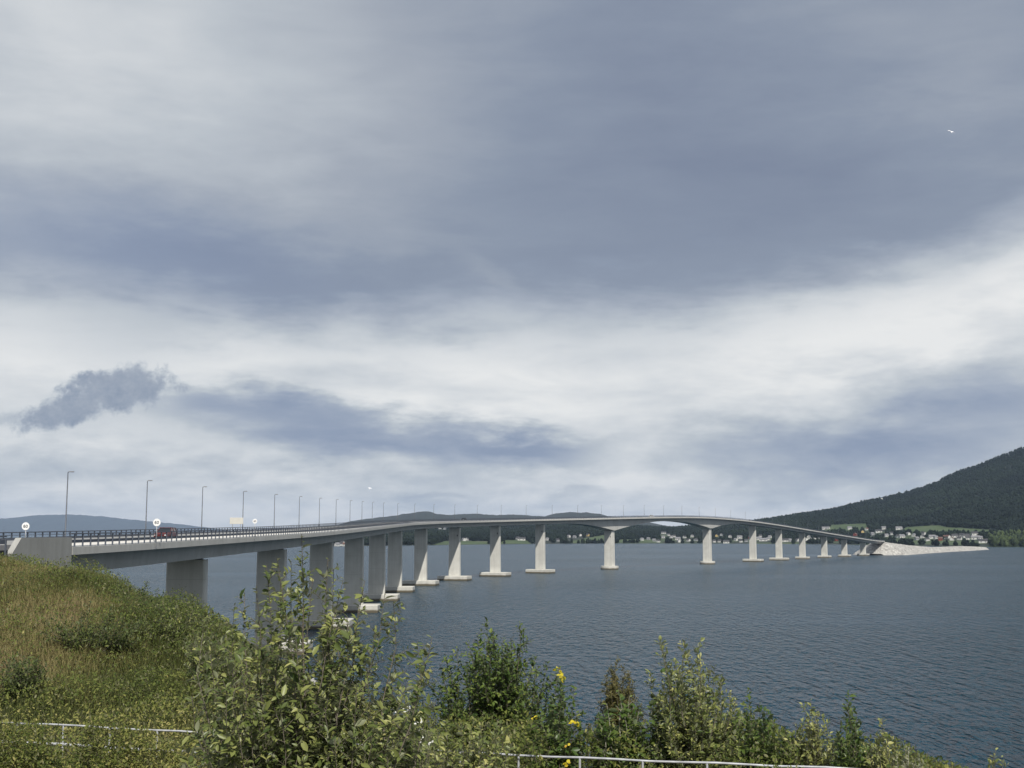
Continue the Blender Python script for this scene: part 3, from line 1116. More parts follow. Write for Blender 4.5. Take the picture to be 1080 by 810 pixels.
HP = [(464, 556.8), (469, 557.5), (492.5, 569), (489, 569.5), (550, 569, 2), (546, 567.8), (577, 569), (600, 565.8), (612, 564.5), (620, 564.5), (606, 566.5), (588, 570), (677, 569), (684, 568.5),
      (700, 562, 1.6), (705, 564), (699.5, 566.6), (708, 566.5), (694, 571), (715, 568.5, 1.4), (716, 571), (711, 565.5), (726, 570), (734, 569.5), (690, 570), (722, 566.5), (730, 565.5),
      (756, 565), (753, 571), (761, 564), (759, 571), (766, 572, 1.5), (776, 569.5), (780, 567, 1.4), (781, 571), (791, 567), (800, 568.5, 1.5), (805, 569.8, 2.0), (810, 568.8), (802, 565.5), (812, 566.5), (770, 566), (787, 570.5), (795, 570.8),
      (828, 570.5, 1.6), (833, 570.2), (841, 570), (853, 566.5), (848, 570.5), (869, 557.5, 1.3), (873.5, 557), (896, 557.3, 1.3), (932, 557.3, 1.3), (926.6, 560.8, 1.7), (948, 557.6, 1.7), (902, 564), (914, 558.3), (882, 569.6), (910, 561),
      (947, 566), (951, 566.3, 1.4), (964, 565), (973, 566.5), (983, 567, 1.4), (987, 567.4), (974, 563), (997, 567), (1000, 566.8), (1007, 566, 1.3), (1014, 565), (1019, 566, 1.4), (1028, 563.6, 1.5), (1029, 568, 1.7), (1021, 568), (1045, 566), (1037, 571.7, 1.7), (1042.5, 571), (1067, 574.5),
      (992, 569), (978, 569.6), (967, 568.5), (958, 563.5), (940, 563), (1004, 569), (1012, 568.5), (1034, 568), (920, 563.5), (935, 565), (366, 573.8), (359, 574.6), (364, 575.4), (355.5, 575.6), (361, 573)]
M['forest'] = leaf_mat('forest_crowns', [(0, (.007, .012, .009)), (.45, (.013, .021, .013)), (.8, (.024, .035, .018)), (1, (.055, .075, .030))], None, 0.0, .9, .1)
Nt = 60000
u = rng.uniform(uu[0], .55, Nt); Ys_ = np.interp(u, sh_u, sh_Y)
t = rng.random(Nt) ** 1.0
Y = Ys_ + 8 + t * (4360 - Ys_)
Z = far_h(u, Y)
X = u * Y
px, py = proj_np(X, Y, Z)
keep = ~field_mask(X, Y, Z) & (Z > .5)
village = (py > 561) & (px > 650) & (px < 1042)
keep &= ~(village & (rng.random(Nt) < .5))
keep &= ~((py > 570) & (px < 650) & (rng.random(Nt) < .5))
for q in HP:
    p = far_hit(q[0], q[1] + 1.0)
    k = q[2] if len(q) > 2 else 1.0
    ytop = py - 9.5 / Y * 1309
    keep &= ~((np.abs(px - q[0]) < 2.6 * k + .9) & (Y < p[1] + 8) & (ytop < q[1] + 1.6))
X, Y, Z = X[keep], Y[keep], Z[keep]
P = np.stack([X, Y, Z - .5], -1)
cl = fbm(X / 120, Y / 120, 3)
tint = np.clip((cl - .33) * 1.1 + rng.normal(0, .07, len(P)), 0, 1)
crowns(P, rng.uniform(2.8, 6.0, len(P)), rng.uniform(6, 13, len(P)), tint, 'forest', M['forest'], 'dark mixed forest covering the far hills')
# lighter woodland on the right shore
Nw = 900
u = rng.uniform(ray(1043, 570)[0], .50, Nw); Ys_ = np.interp(u, sh_u, sh_Y)
Y = Ys_ + 10 + rng.random(Nw) * 260
Z = far_h(u, Y)
P = np.stack([u * Y, Y, Z - .5], -1)
crowns(P, rng.uniform(3, 6.5, Nw), rng.uniform(8, 17, Nw), np.clip(rng.normal(.9, .12, Nw), 0, 1), 'woodland', M['forest'], 'lighter green woodland on the shore below the right mountain')

# ------------------------------------------------------------------ houses of the far shore



def make_house():
    w = MB()
    L_, W_, H_ = 10.0, 7.5, 4.2
    w.prism([(-W_ / 2, -1.5), (W_ / 2, -1.5), (W_ / 2, H_), (0, H_ + 2.9), (-W_ / 2, H_)], (0, 1, 0), (0, 0, 1), (-L_ / 2, 0, 0), (L_, 0, 0))
    h = w.build('house', M['housewhite'])
    rf = MB()
    for sg in (-1, 1):
        a = np.array([0, 0, H_ + 3.0]); b = np.array([0, sg * (W_ / 2 + .6), H_ - .40])
        d = (b - a); nrm = np.array([0, sg * .62, .78]) * .25
        rf.prism([(0, 0), (1, 0)], d, (0, 0, 1), a, (0, 0, 0)) if False else rf.add([a + [-L_ / 2 - .5, 0, 0], a + [L_ / 2 + .5, 0, 0], b + [L_ / 2 + .5, 0, 0], b + [-L_ / 2 - .5, 0, 0],
                 a + [-L_ / 2 - .5, 0, 0] + nrm, a + [L_ / 2 + .5, 0, 0] + nrm, b + [L_ / 2 + .5, 0, 0] + nrm, b + [-L_ / 2 - .5, 0, 0] + nrm],
                [(3, 2, 1, 0), (4, 5, 6, 7), (0, 1, 5, 4), (1, 2, 6, 5), (2, 3, 7, 6), (3, 0, 4, 7)])
    rf.box((2.2, .8, H_ + 3.0), (.8, .8, 1.6))
    rf.build('roof', M['roofdark'], h)
    for x_ in (-2.6, 2.4):
        for sg in (-1, 1):
            MB().box((x_, sg * (W_ / 2 + .02), 1.9), (1.6, .08, 1.3)).build('window', M['glass'], h)
    return h


ZONES = [(0, 430, 'behind the near piers'), (430, 642, 'left of the main span'), (642, 746, 'under the main span'), (746, 840, 'right of the main span'), (840, 937, 'behind the farthest piers'), (937, 2000, 'above the rock causeway')]
h0 = make_house()
items = []
rr = random.Random(5)
for q in HP:
    px, py = q[0], q[1]; k = q[2] if len(q) > 2 else 1.0
    col = rr.choices(['housewhite', 'housered', 'houseyellow', 'housegrey'], [.80, .05, .03, .12])[0]
    if k > 1.2:
        col = 'housewhite'
    roof = rr.choices(['roofdark', 'roofred', 'roofgrey'], [.62, .04, .34])[0]
    items.append((px, py, k, col, roof, rr.uniform(-1.3, 1.3)))
items.sort(key=lambda q: q[0])
CN = {'housewhite': 'white', 'housered': 'red', 'houseyellow': 'ochre', 'housegrey': 'grey'}
meshes = {}
for m_ in ('housewhite', 'housered', 'houseyellow', 'housegrey'):
    a = h0.data.copy(); a.materials[0] = M[m_]; meshes[m_] = a
rchild = [c for c in h0.children if c.name.startswith('roof')][0]
for m_ in ('roofdark', 'roofred', 'roofgrey'):
    a = rchild.data.copy(); a.materials[0] = M[m_]; meshes[m_] = a
bykey = {}
objs = []
for it in items:
    zone = [z for z in ZONES if z[0] <= it[0] < z[1]][0][2]
    big = it[2] > 1.2
    key = (zone, CN[it[3]], big)
    bykey.setdefault(key, []).append(it)
first = True
for it in items:
    px, py, k, col, roof, rz = it
    zone = [z for z in ZONES if z[0] <= px < z[1]][0][2]
    big = k > 1.2
    lst = bykey[(zone, CN[col], big)]
    n = lst.index(it) + 1
    sz = 'large' if big else 'small'
    if len(lst) == 1:
        lb = 'only %s %s far-shore house %s' % (sz, CN[col], zone)
    else:
        lb = '%s %s %s house from the left, %s on the far shore' % (ordinal(n), sz, CN[col], zone)
    if first:
        o = h0; first = False
    else:
        o = copy_tree(h0)
    o.data = meshes[col]
    for c in o.children:
        if c.name.startswith('roof'):
            c.data = meshes[roof]
    p = far_hit(px, py + 1.0)
    o.location = p
    if big:
        o.scale = (k * .85, .95, .98); rz *= .25
    else:
        o.scale = (.74, .84, .86)
    o.rotation_euler = (0, 0, rz)
    tag(o, lb, 'house', 'houses along the far shore')
# long white quay building behind the far piers
p = far_hit(857.5, 571.2)
hq = empty('harbour_shed', p, R(2))
MB().box((0, 0, 3.0), (34, 11, 9)).build('wall', M['housewhite'], hq)
MB().box((0, 0, 7.7), (35, 12, .8)).build('roof', M['roofgrey'], hq)
tag(hq, 'long low white shed on the far shore between the farthest piers', 'shed')

# ------------------------------------------------------------------ rock causeway
def causeway():
    hx, hy = math.sin(ANG), math.cos(ANG)
    s_a, s_b = S_END - 4, s_of_px(1040, 8)
    top_px = [(929, 570.8), (945, 573.2), (958, 575.0), (985, 577.2), (1004, 577.0), (1027, 575.8)]
    ts, tz = [], []
    for (a, b) in top_px:
        s = s_of_px(a, 8, b); y = on(s, 8, 0)[1]
        ts.append(s); tz.append(CAMZ + ray(a, b)[1] * y)
    tz = np.maximum(tz, 2.6)
    rows = []
    so_ = np.arange(s_a - 16, s_b, 3.0)
    offs = np.linspace(-34, 34, 46)
    X = np.zeros((len(so_), len(offs))); Y = X.copy(); Zz = X.copy()
    for i, s in enumerate(so_):
        zt = np.interp(max(s, ts[0]), ts, tz)
        zt -= 2.4 * max(0, (s - (s_b - 120)) / 120)
        if s < s_a + 4:                                  # the cone in front of the abutment
            zt = zt - (s_a + 4 - s) * .62
        hw = 7.5
        for j, o in enumerate(offs):
            q = on(s, o, 0)
            z = zt - max(0, abs(o) - hw) * .62
            X[i, j], Y[i, j], Zz[i, j] = q[0], q[1], z
    n = fbm(X / 2.2, Y / 2.2, 3)
    side = np.clip((np.abs(offs)[None] - 6) / 3, 0, 1)
    Zz = Zz + (n - .5) * 2.2 * np.maximum(side, .15)
    X = X + (fbm(X / 2.0 + 31, Y / 2.0, 2) - .5) * 1.5; 
    Zz = np.maximum(Zz, -4)
    m, nt, out = new_mat('blasted_rock')
    p = principled(nt, out, Roughness=.95)
    g = nt.nodes.new('ShaderNodeNewGeometry')
    vo = nt.nodes.new('ShaderNodeTexVoronoi'); vo.inputs['Scale'].default_value = .55
    nt.links.new(g.outputs['Position'], vo.inputs['Vector'])
    r = ramp(nt, vo.outputs['Color'], [(.0, (.20, .195, .18)), (.5, (.34, .33, .31)), (1, (.50, .49, .46))])
    nt.links.new(r.outputs[0], p.inputs['Base Color'])
    b = nt.nodes.new('ShaderNodeBump'); b.inputs['Distance'].default_value = .8; b.inputs['Strength'].default_value = .8
    nt.links.new(vo.outputs['Distance'], b.inputs['Height']); nt.links.new(b.outputs[0], p.inputs['Normal'])
    o = grid_mesh('rock_causeway', X, Y, Zz, m, None, False)
    tag(o, 'pale rock fill causeway joining the bridge to the far shore', 'causeway', kind='structure')


causeway()

# ------------------------------------------------------------------ near ground
RAILPX = [(-30, 760.5), (50, 764), (190, 771.5), (350, 783), (515, 795), (650, 801), (790, 806.5), (900, 811), (1010, 816)]
RAIL_Z = 17.4
rail_pts = []
for (a, b) in RAILPX:
    u, w = ray(a, b); Yr_ = (CAMZ - RAIL_Z) / -w
    rail_pts.append((u * Yr_, Yr_))
RU = [-.5, -.415, -.345, -.3, -.2, -.1, 0, .2, .5]
RY = [47, 46, 44, 42, 34, 28, 26, 26, 26]
RZ = [19.9, 19.75, 19.28, 18.45, 17.5, 16.4, 15.9, 15.8, 15.4]
RSL = [.0, .03, .07, .12, .25, .38, .45, .45, .45]


def ground(X, Y):
    X = np.asarray(X, float); Y = np.asarray(Y, float)
    u = np.clip(X / np.maximum(Y, 12), -.5, .5)
    yr, zr, sl = np.interp(u, RU, RY), np.interp(u, RU, RZ), np.interp(u, RU, RSL)
    near = np.where(Y < 18, 19.3 - .16 * np.maximum(Y, 0), 16.42)
    y0 = 23.5
    t = np.clip((Y - y0) / np.maximum(yr - y0, 1), 0, 1)
    mid = 16.42 + (zr - 16.42) * (t * .65 + .35 * t * t * (3 - 2 * t))
    h = np.where(Y < y0, near, mid)
    h = np.where(Y > yr, zr - (Y - yr) * sl - np.clip((Y - yr) * .05, 0, 1) * .3 * (sl > .02), h)
    h = h - np.maximum(Y - 108, 0) * .35
    h = h + (fbm(X / 3.5, Y / 3.5, 3) - .5) * .55 * np.clip((Y - 22) / 8, 0, 1) + (fbm(X / 12, Y / 12, 2) - .5) * .5 * np.clip((Y - 24) / 8, 0, 1)
    # road corridor
    d = np.abs(X + 43)
    k = np.clip((12 - d) / 5, 0, 1) * (Y < 108)
    h = h * (1 - k) + np.minimum(h, 18.6) * k
    return np.maximum(h, -4)


gx = np.concatenate([np.linspace(-320, -62, 60), np.linspace(-60, 45, 240), np.linspace(47, 200, 40)])
gy = np.concatenate([np.linspace(-120, 8, 30), np.linspace(9, 70, 150), np.linspace(71, 240, 90)])
GX, GY = np.meshgrid(gx, gy)
GZ = ground(GX, GY)
m, nt, out = new_mat('bank_soil')
p = principled(nt, out, Roughness=.95)
g = nt.nodes.new('ShaderNodeNewGeometry')
n = noise_node(nt, .6, 6, .65, g.outputs['Position'])
r = ramp(nt, n.outputs[0], [(.3, (.040, .036, .018)), (.55, (.065, .062, .025)), (.75, (.09, .08, .04))])
nt.links.new(r.outputs[0], p.inputs['Base Color'])
gr = grid_mesh('ground', GX, GY, GZ, m)
tag(gr, 'grassy bank falling to the fjord', 'ground', kind='structure')

# ------------------------------------------------------------------ leaves, grass
def norm(a):
    return a / (np.linalg.norm(a, axis=-1, keepdims=True) + 1e-9)


def leaf_geo(P, Dv, Nv, L, W, fold=.18, curl=.12):
    """elliptic folded leaves: 8 vertices, 6 faces each"""
    Dv = norm(Dv); S = norm(np.cross(Dv, Nv)); Nn = np.cross(S, Dv)
    L = L[:, None]; W = W[:, None]
    pt = lambda t, s, h: P + Dv * (L * t) + S * (W * s) + Nn * (W * h) - Nn * (L * curl * t * t)
    V_ = np.stack([pt(0, 0, 0), pt(.28, .42, fold), pt(.62, .44, fold), pt(1, 0, 0), pt(.62, -.44, fold), pt(.28, -.42, fold), pt(.3, 0, 0), pt(.65, 0, 0)], 1)
    f = np.array([0, 1, 6, 6, 1, 2, 7, 7, 2, 3, 0, 6, 5, 5, 6, 7, 4, 7, 3, 4])
    lt = np.array([3, 4, 3, 3, 4, 3])
    N = len(P)
    idx = (f[None] + (np.arange(N) * 8)[:, None]).reshape(-1)
    return V_.reshape(-1, 3), idx, np.tile(lt, N), 8


def leaves(name, P, Dv, Nv, L, W, tint, mat, parent, **kw):
    v, idx, lt, k = leaf_geo(P, Dv, Nv, L, W, **kw)
    return mesh_np(name, v, idx, lt, mat, parent, False, {'tint': np.repeat(tint, k)})


def blades(P, H, Wd, bend, tint):
    N = len(P)
    a = rng.uniform(0, 2 * np.pi, N)
    d = np.stack([np.cos(a), np.sin(a), np.zeros(N)], -1)
    s = np.stack([-np.sin(a), np.cos(a), np.zeros(N)], -1)
    up = np.array([0, 0, 1.0])
    H = H[:, None]; Wd = Wd[:, None]; bend = bend[:, None]
    V_ = np.stack([P - s * Wd * .5, P + s * Wd * .5, P + up * H * .55 + d * H * bend * .3 + s * Wd * .4, P + up * H * .55 + d * H * bend * .3 - s * Wd * .4, P + up * H * (1 - bend * .3) + d * H * bend], 1)
    f = np.array([0, 1, 2, 3, 3, 2, 4]); lt = np.array([4, 3])
    idx = (f[None] + (np.arange(N) * 5)[:, None]).reshape(-1)
    return V_.reshape(-1, 3), idx, np.tile(lt, N), np.repeat(tint, 5)


M['grass'] = leaf_mat('dry_grass', [(0, (.070, .088, .028)), (.3, (.15, .155, .052)), (.55, (.25, .22, .095)), (.8, (.31, .265, .13)), (1, (.28, .215, .12))], None, .3, .7, .15)
M['weed'] = leaf_mat('weed_leaves', [(0, (.034, .058, .014)), (.4, (.115, .145, .032)), (.75, (.235, .235, .066)), (1, (.38, .34, .13))], (.23, .23, .12), .3, .6, .2)


def scatter(n, u0, u1, y0, y1f):
    u = rng.uniform(u0, u1, n)
    Y = y0 + (y1f(u) - y0) * np.sqrt(rng.random(n) * .9 + .1 * rng.random(n))
    X = u * Y
    return X, Y


ridge_y = lambda u: np.interp(u, RU, RY) + 5
# grass over the bank
N = 330000
X, Y = scatter(N, -.46, -.0, 22, ridge_y)
keep = rng.random(N) < np.clip(.25 + 1.5 * fbm(X / 1.3, Y / 1.3, 3), 0, 1)
X, Y = X[keep], Y[keep]; N = len(X)
Z = ground(X, Y)
pt = fbm(X / 4.5 + 3, Y / 4.5, 4)
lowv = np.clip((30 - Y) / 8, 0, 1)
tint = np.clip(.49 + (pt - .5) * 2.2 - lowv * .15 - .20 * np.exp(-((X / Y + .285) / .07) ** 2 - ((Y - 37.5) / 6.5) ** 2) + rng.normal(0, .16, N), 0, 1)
H = rng.uniform(.22, .55, N) * (.7 + .7 * fbm(X / 2, Y / 2, 2))
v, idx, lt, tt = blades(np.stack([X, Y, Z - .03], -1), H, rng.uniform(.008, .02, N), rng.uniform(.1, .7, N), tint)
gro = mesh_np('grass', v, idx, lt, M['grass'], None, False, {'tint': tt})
tag(gro, 'dry tan and green grass covering the bank', 'grass', kind='stuff')
# broad-leaved weeds among it
N = 380000
X, Y = scatter(N, -.46, .02, 21, ridge_y)
pt = fbm(X / 3.0 + 13, Y / 3.0 + 5, 4)
lowv = np.clip((33 - Y) / 9, 0, 1)
gzone = np.exp(-((X / Y + .285) / .065) ** 2 - ((Y - 37.5) / 6.5) ** 2) * np.clip(.3 + 1.5 * fbm(X / 1.6 + 3, Y / 1.6, 3), 0, 1.3)
keep = rng.random(N) < np.clip(gzone * .9 + (pt - .43) * 4.0 + lowv * .75 - np.clip((-.335 - X / Y) * 14, 0, 1) * np.clip((Y - 36) / 4, 0, 1) * 1.2, .2, 1)
X, Y, pt, lowv, gzone = X[keep], Y[keep], pt[keep], lowv[keep], gzone[keep]; N = len(X)
hh = rng.random(N) ** 1.3 * (.25 + .85 * fbm(X / 1.7 + 7, Y / 1.7, 3) ** 1.5) * (1 + gzone * .5)
P = np.stack([X, Y, ground(X, Y) + hh], -1)
Dv = norm(rng.normal(0, 1, (N, 3)) + [0, 0, .35]); Nv = norm(rng.normal(0, .55, (N, 3)) + [0, -.2, 1])
L = rng.uniform(.04, .11, N)
tint = np.clip(.36 + lowv * .30 - gzone * .10 + rng.normal(0, .17, N) + (fbm(X / 5, Y / 5 + 9, 2) - .5) * .6, 0, 1)
wo = leaves('weeds', P, Dv, Nv, L, L * rng.uniform(.3, .55, N), tint, M['weed'], None)
tag(wo, 'low yellow green weeds growing through the bank grass', 'weeds', kind='stuff')
# tall undergrowth in front of and around the rail
def undergrowth(N, u0, u1, Ya, Yb, h0, h1, t0, name, label, lmin=.05, lmax=.11, taper=False, clear=False):
    u = rng.uniform(u0, u1, N); Y = rng.uniform(Ya, Yb, N); X = u * Y
    c = fbm(X / .9 + 50, Y / .9, 3)
    keep = rng.random(N) < np.clip((c - .3) * 3, .1, 1)
    X, Y, c = X[keep], Y[keep], c[keep]; n = len(X)
    top = h0 + (h1 - h0) * np.clip((c - .3) * 2.2, 0, 1)
    hh = top * (1 - rng.random(n) ** 1.8)
    if clear:   # trodden strip just in front of the rail
        ry = np.interp(X / Y, [q[0] / q[1] for q in rail_pts], [q[1] for q in rail_pts])
        hh = np.where((Y > ry - 1.0) & (Y < ry + .15), hh * .55, hh)
    if taper:
        hh = hh * np.interp(X / Y, [-.12, .02, .10, .20, .28, .33, .36], [1, 1.0, 1.15, 1.0, .8, .45, .3])
    P = np.stack([X, Y, ground(X, Y) + hh], -1)
    Dv = norm(rng.normal(0, 1, (n, 3)) + [0, 0, .3]); Nv = norm(rng.normal(0, .6, (n, 3)) + [0, -.2, 1])
    L = rng.uniform(lmin, lmax, n)
    tint = np.clip(t0 + rng.normal(0, .2, n) + (fbm(X / 2, Y / 2 + 3, 2) - .5) * .5, 0, 1)
    o = leaves(name, P, Dv, Nv, L, L * rng.uniform(.35, .6, n), tint, M['weed'], None)
    return tag(o, label, 'undergrowth', kind='stuff')


undergrowth(120000, -.46, -.06, 17.0, 24.2, .42, .86, .50, 'undergrowth', 'yellow green undergrowth half hiding the pale rail on the bank', .03, .085, False, True)
undergrowth(50000, -.46, -.16, 21.2, 23.4, .10, 1.35, .55, 'undergrowth', 'tall pale weeds standing close against the left stretch of the rail', .03, .085)
undergrowth(38000, -.08, .34, 15.5, 19.2, .35, 1.12, .45, 'undergrowth', 'leafy undergrowth in front of the pale rail below the shrubs', .05, .10)
undergrowth(48000, -.12, .36, 20.6, 25.0, .40, 1.30, .36, 'undergrowth', 'dense green undergrowth behind the pale rail at the edge of the slope', .05, .10, True)

# ------------------------------------------------------------------ the pale rail
rail = empty('pipe_railing', (rail_pts[4][0], rail_pts[4][1], 16.42))
tag(rail, 'pale weathered pipe railing running through the bushes along the bank', 'railing')
ox, oy = rail_pts[4]
fine_pts = []
for (a, b), (c, d) in zip(rail_pts[:-1], rail_pts[1:]):
    for k in range(4):
        fine_pts.append((a + (c - a) * k / 4, b + (d - b) * k / 4))
fine_pts.append(rail_pts[-1])
for dz, rad in ((.98, .018), (.62, .030)):
    MB().tube([(x - ox, y - oy, dz + .008 * math.sin(i * 1.7)) for i, (x, y) in enumerate(fine_pts)], rad, 8).build('rail', M['rail_white'], rail, True)
# posts roughly every metre and a bit
acc = 0.0; last = fine_pts[0]; pm = None
tot = 0
for i in range(1, len(fine_pts)):
    a, b = np.array(fine_pts[i - 1]), np.array(fine_pts[i]); Lg = np.linalg.norm(b - a)
    while acc + 1.02 <= tot + Lg:
        acc += 1.02
        q = a + (b - a) * ((acc - tot) / Lg)
        if pm is None:
            pm = MB().tube([(0, 0, -.15), (0, 0, .975)], .018, 8).build('post', M['rail_white'], rail); o = pm
        else:
            o = pm.copy(); COL.objects.link(o)
        o.location = (q[0] - ox, q[1] - oy, 0)
    tot += Lg

# ------------------------------------------------------------------ shrubs and saplings
M['willow'] = leaf_mat('willow_leaves', [(0, (.040, .068, .014)), (.4, (.115, .148, .040)), (.75, (.235, .26, .080)), (1, (.40, .39, .14))], (.28, .30, .18), .28, .42, .4)
M['birch'] = leaf_mat('small_green_leaves', [(0, (.030, .060, .012)), (.5, (.095, .145, .028)), (.85, (.17, .215, .045)), (1, (.26, .28, .07))], (.09, .12, .06), .28, .5, .3)
M['olive'] = leaf_mat('olive_brown_foliage', [(0, (.055, .060, .020)), (.5, (.12, .115, .038)), (1, (.20, .165, .065))], None, .25, .6, .2)
M['broad'] = leaf_mat('broad_green_leaves', [(0, (.035, .075, .015)), (.5, (.085, .14, .028)), (1, (.17, .21, .05))], (.15, .19, .09), .35, .4, .4)
M['yellow'] = leaf_mat('yellow_autumn_leaves', [(0, (.50, .30, .02)), (.3, (.62, .50, .03)), (1, (.70, .62, .06))], None, .35, .45, .3)
M['blossom'] = leaf_mat('white_blossom', [(0, (.62, .62, .58)), (1, (.82, .82, .78))], None, .25, .6, .2)
M['pale'] = leaf_mat('silvery_leaves', [(0, (.09, .11, .05)), (.5, (.17, .19, .10)), (1, (.28, .29, .18))], (.30, .31, .22), .25, .5, .3)
M['hillgreen'] = leaf_mat('bank_shrub_leaves', [(0, (.035, .056, .014)), (.5, (.085, .115, .028)), (1, (.16, .18, .05))], (.12, .15, .07), .25, .5, .3)


def shrub(name, label, cat, base_px, dist, tips, fill, leafL, leafW, mat, tint0=.45, twig=.45, per_m=28, bark='bark', seed=1, depth_r=.5, stem_r=.018, upright=.6, group=None, low=.25, base_xy=None, extra=None, leaf_from=.25):
    """tips: (px, py[, ddist]) of the shoots that make the outline; fill: count of further shoots inside it"""
    g = np.random.default_rng(seed)
    fill = int(fill * 1.35)
    per_m *= 1.7
    X0 = ray(base_px, 700)[0] * dist
    if base_xy is not None:
        X0, dist0 = base_xy
    z0 = float(ground(X0, dist))
    root = empty(name, (X0, dist, z0))
    o3 = np.array([X0, dist, z0])
    T = []
    for t in tips:
        dd = t[2] if len(t) > 2 else g.uniform(-depth_r, depth_r)
        T.append((at(t[0], t[1], dist + dd) - o3, 1.0))
    TT = [a for a, _ in T]
    for _ in range(fill):
        a = TT[g.integers(len(TT))]; b = TT[g.integers(len(TT))]
        k = g.random()
        c = a * k + b * (1 - k)
        c = c * np.array([1, 1, 0]) + np.array([0, 0, c[2] * (low + (1 - low) * g.random() ** .7 * .93)])
        c[0] += g.normal(0, .12); c[1] = g.uniform(-depth_r, depth_r) * 1.2
        T.append((c, .75))
    mb = MB()
    LP, LD, LN, LL, LT = [], [], [], [], []
    for (tip, imp) in T:
        b0 = np.array([g.normal(0, .10), g.normal(0, .10), -.05]) + np.array([tip[0], tip[1], 0]) * .12
        ln = np.linalg.norm(tip - b0)
        ctrl = b0 + (tip - b0) * .45 + np.array([(tip[0]) * .18, tip[1] * .18, -0.04 * ln]) + g.normal(0, .05 * ln, 3) * [1, 1, .3]
        ts = np.linspace(0, 1, 9)
        cv = np.array([(1 - q) ** 2 * b0 + 2 * q * (1 - q) * ctrl + q * q * tip for q in ts])
        cv[1:-1] += g.normal(0, .012 * ln, (7, 3))
        r0 = stem_r * (.5 + .5 * ln / 2.0) * imp
        mb.tube(cv, [max(r0 * (1 - q) ** .8, .0028) for q in ts], 5, False)

        def leaf_run(a, b, n, spread=1.0):
            d = b - a
            tw = g.normal(0, .13)
            dn = d / (np.linalg.norm(d) + 1e-9)
            for i in range(n):
                q = (i + g.random()) / n
                p = a + d * q
                rp = g.normal(0, 1, 3); rp -= dn * rp.dot(dn); rp /= np.linalg.norm(rp) + 1e-9
                ld = dn * upright + rp * 1.0 * spread + np.array([0, 0, .15])
                LP.append(p); LD.append(ld); LN.append(g.normal(0, .45, 3) + np.array([0, -.15, 1.0]))
                LL.append(leafL * float(np.clip(g.lognormal(-.16, .33), .35, 1.45)) * (.75 if q > .9 else 1)); LT.append(tint0 + tw + g.normal(0, .17) + (.12 if q > .8 else 0))
        # leaves straight on the upper stem
        for k in range(3, 8):
            leaf_run(cv[k], cv[k + 1], max(1, int(np.linalg.norm(cv[k + 1] - cv[k]) * per_m * .7)))
        # side twigs
        nt_ = max(4, int(ln * 10))
        for k in range(nt_):
            q = leaf_from + (1 - leaf_from) * (k + g.random()) / nt_
            if q > .97:
                continue
            i = min(int(q * 8), 7); fq = q * 8 - i
            p = cv[i] * (1 - fq) + cv[i + 1] * fq
            dn = cv[i + 1] - cv[i]; dn /= np.linalg.norm(dn) + 1e-9
            rp = g.normal(0, 1, 3); rp -= dn * rp.dot(dn); rp /= np.linalg.norm(rp) + 1e-9
            lt_ = twig * (1.1 - q) * g.uniform(.5, 1.2) + .06
            e = p + (dn * .6 + rp + np.array([0, 0, .25])) * lt_ * .75
            mid = (p + e) / 2 + g.normal(0, .03 * lt_, 3)
            mb.tube([p, mid, e], [max(r0 * .35 * (1 - q), .0024), .0024, .0018], 4, False)
            leaf_run(p, e, max(2, int(lt_ * per_m)))
    stems = mb.build('stems', M[bark], root, True)
    n = len(LP)
    LP, LD, LN = np.array(LP), np.array(LD), np.array(LN); LL = np.array(LL); LT = np.clip(np.array(LT), 0, 1)
    gz = ground(LP[:, 0] + X0, LP[:, 1] + dist) - z0
    kp = LP[:, 2] > gz + .02
    leaves('foliage', LP[kp], LD[kp], LN[kp], LL[kp], LL[kp] * leafW * g.uniform(.85, 1.15, kp.sum()), LT[kp], M[mat], root)
    if extra:
        for (name2, mat2, pts, L2) in extra:
            P, Dv, Nv, Ls = [], [], [], []
            for (a, b, c) in pts:
                q = at(a, b, dist - .3) - o3
                for k in range(c):
                    P.append(q + g.normal(0, .022, 3)); Dv.append(g.normal(0, 1, 3) + [0, 0, -.1]); Nv.append(g.normal(0, .5, 3) + [0, -.7, .7]); Ls.append(L2 * g.uniform(.8, 1.15))
            Ls = np.array(Ls)
            leaves(name2, np.array(P), np.array(Dv), np.array(Nv), Ls, Ls * .75, g.random(len(P)), M[mat2], root)
    return tag(root, label, cat, group)


SG = 'shrubs and saplings along the top of the slope'
shrub('willow_shrub', 'large open willow shrub with long grey green leaves in front of the bridge piers', 'shrub', 322, 11.0,
      [(318, 563), (307, 592), (281, 596), (292, 588), (346, 588), (352, 600), (362, 612), (270, 618), (258, 624), (378, 640), (406, 625), (415, 634), (398, 660), (330, 610), (247, 640), (238, 668), (214, 668), (222, 690), (207, 705), (418, 690), (440, 676), (456, 672), (448, 700), (296, 610), (385, 612), (345, 640), (203, 735), (460, 740), (310, 640), (366, 650), (270, 655), (230, 720), (430, 720)],
      100, .077, .43, 'willow', .46, .44, 28, 'bark', 11, .75, .014, .35, None, .06)
shrub('green_shrub', 'dense dark green small-leaved shrub in the middle behind the pale railing', 'shrub', 528, 25.0,
      [(513, 653), (504, 668), (520, 668), (548, 656), (540, 672), (482, 682), (494, 676), (470, 690), (556, 672), (566, 690), (578, 698), (588, 712), (466, 706), (474, 722), (484, 742), (600, 735), (612, 750), (530, 672), (508, 690), (550, 700), (470, 750)],
      85, .085, .5, 'birch', .42, .65, 24, 'bark', 12, .9, .02, .5, SG, .15)
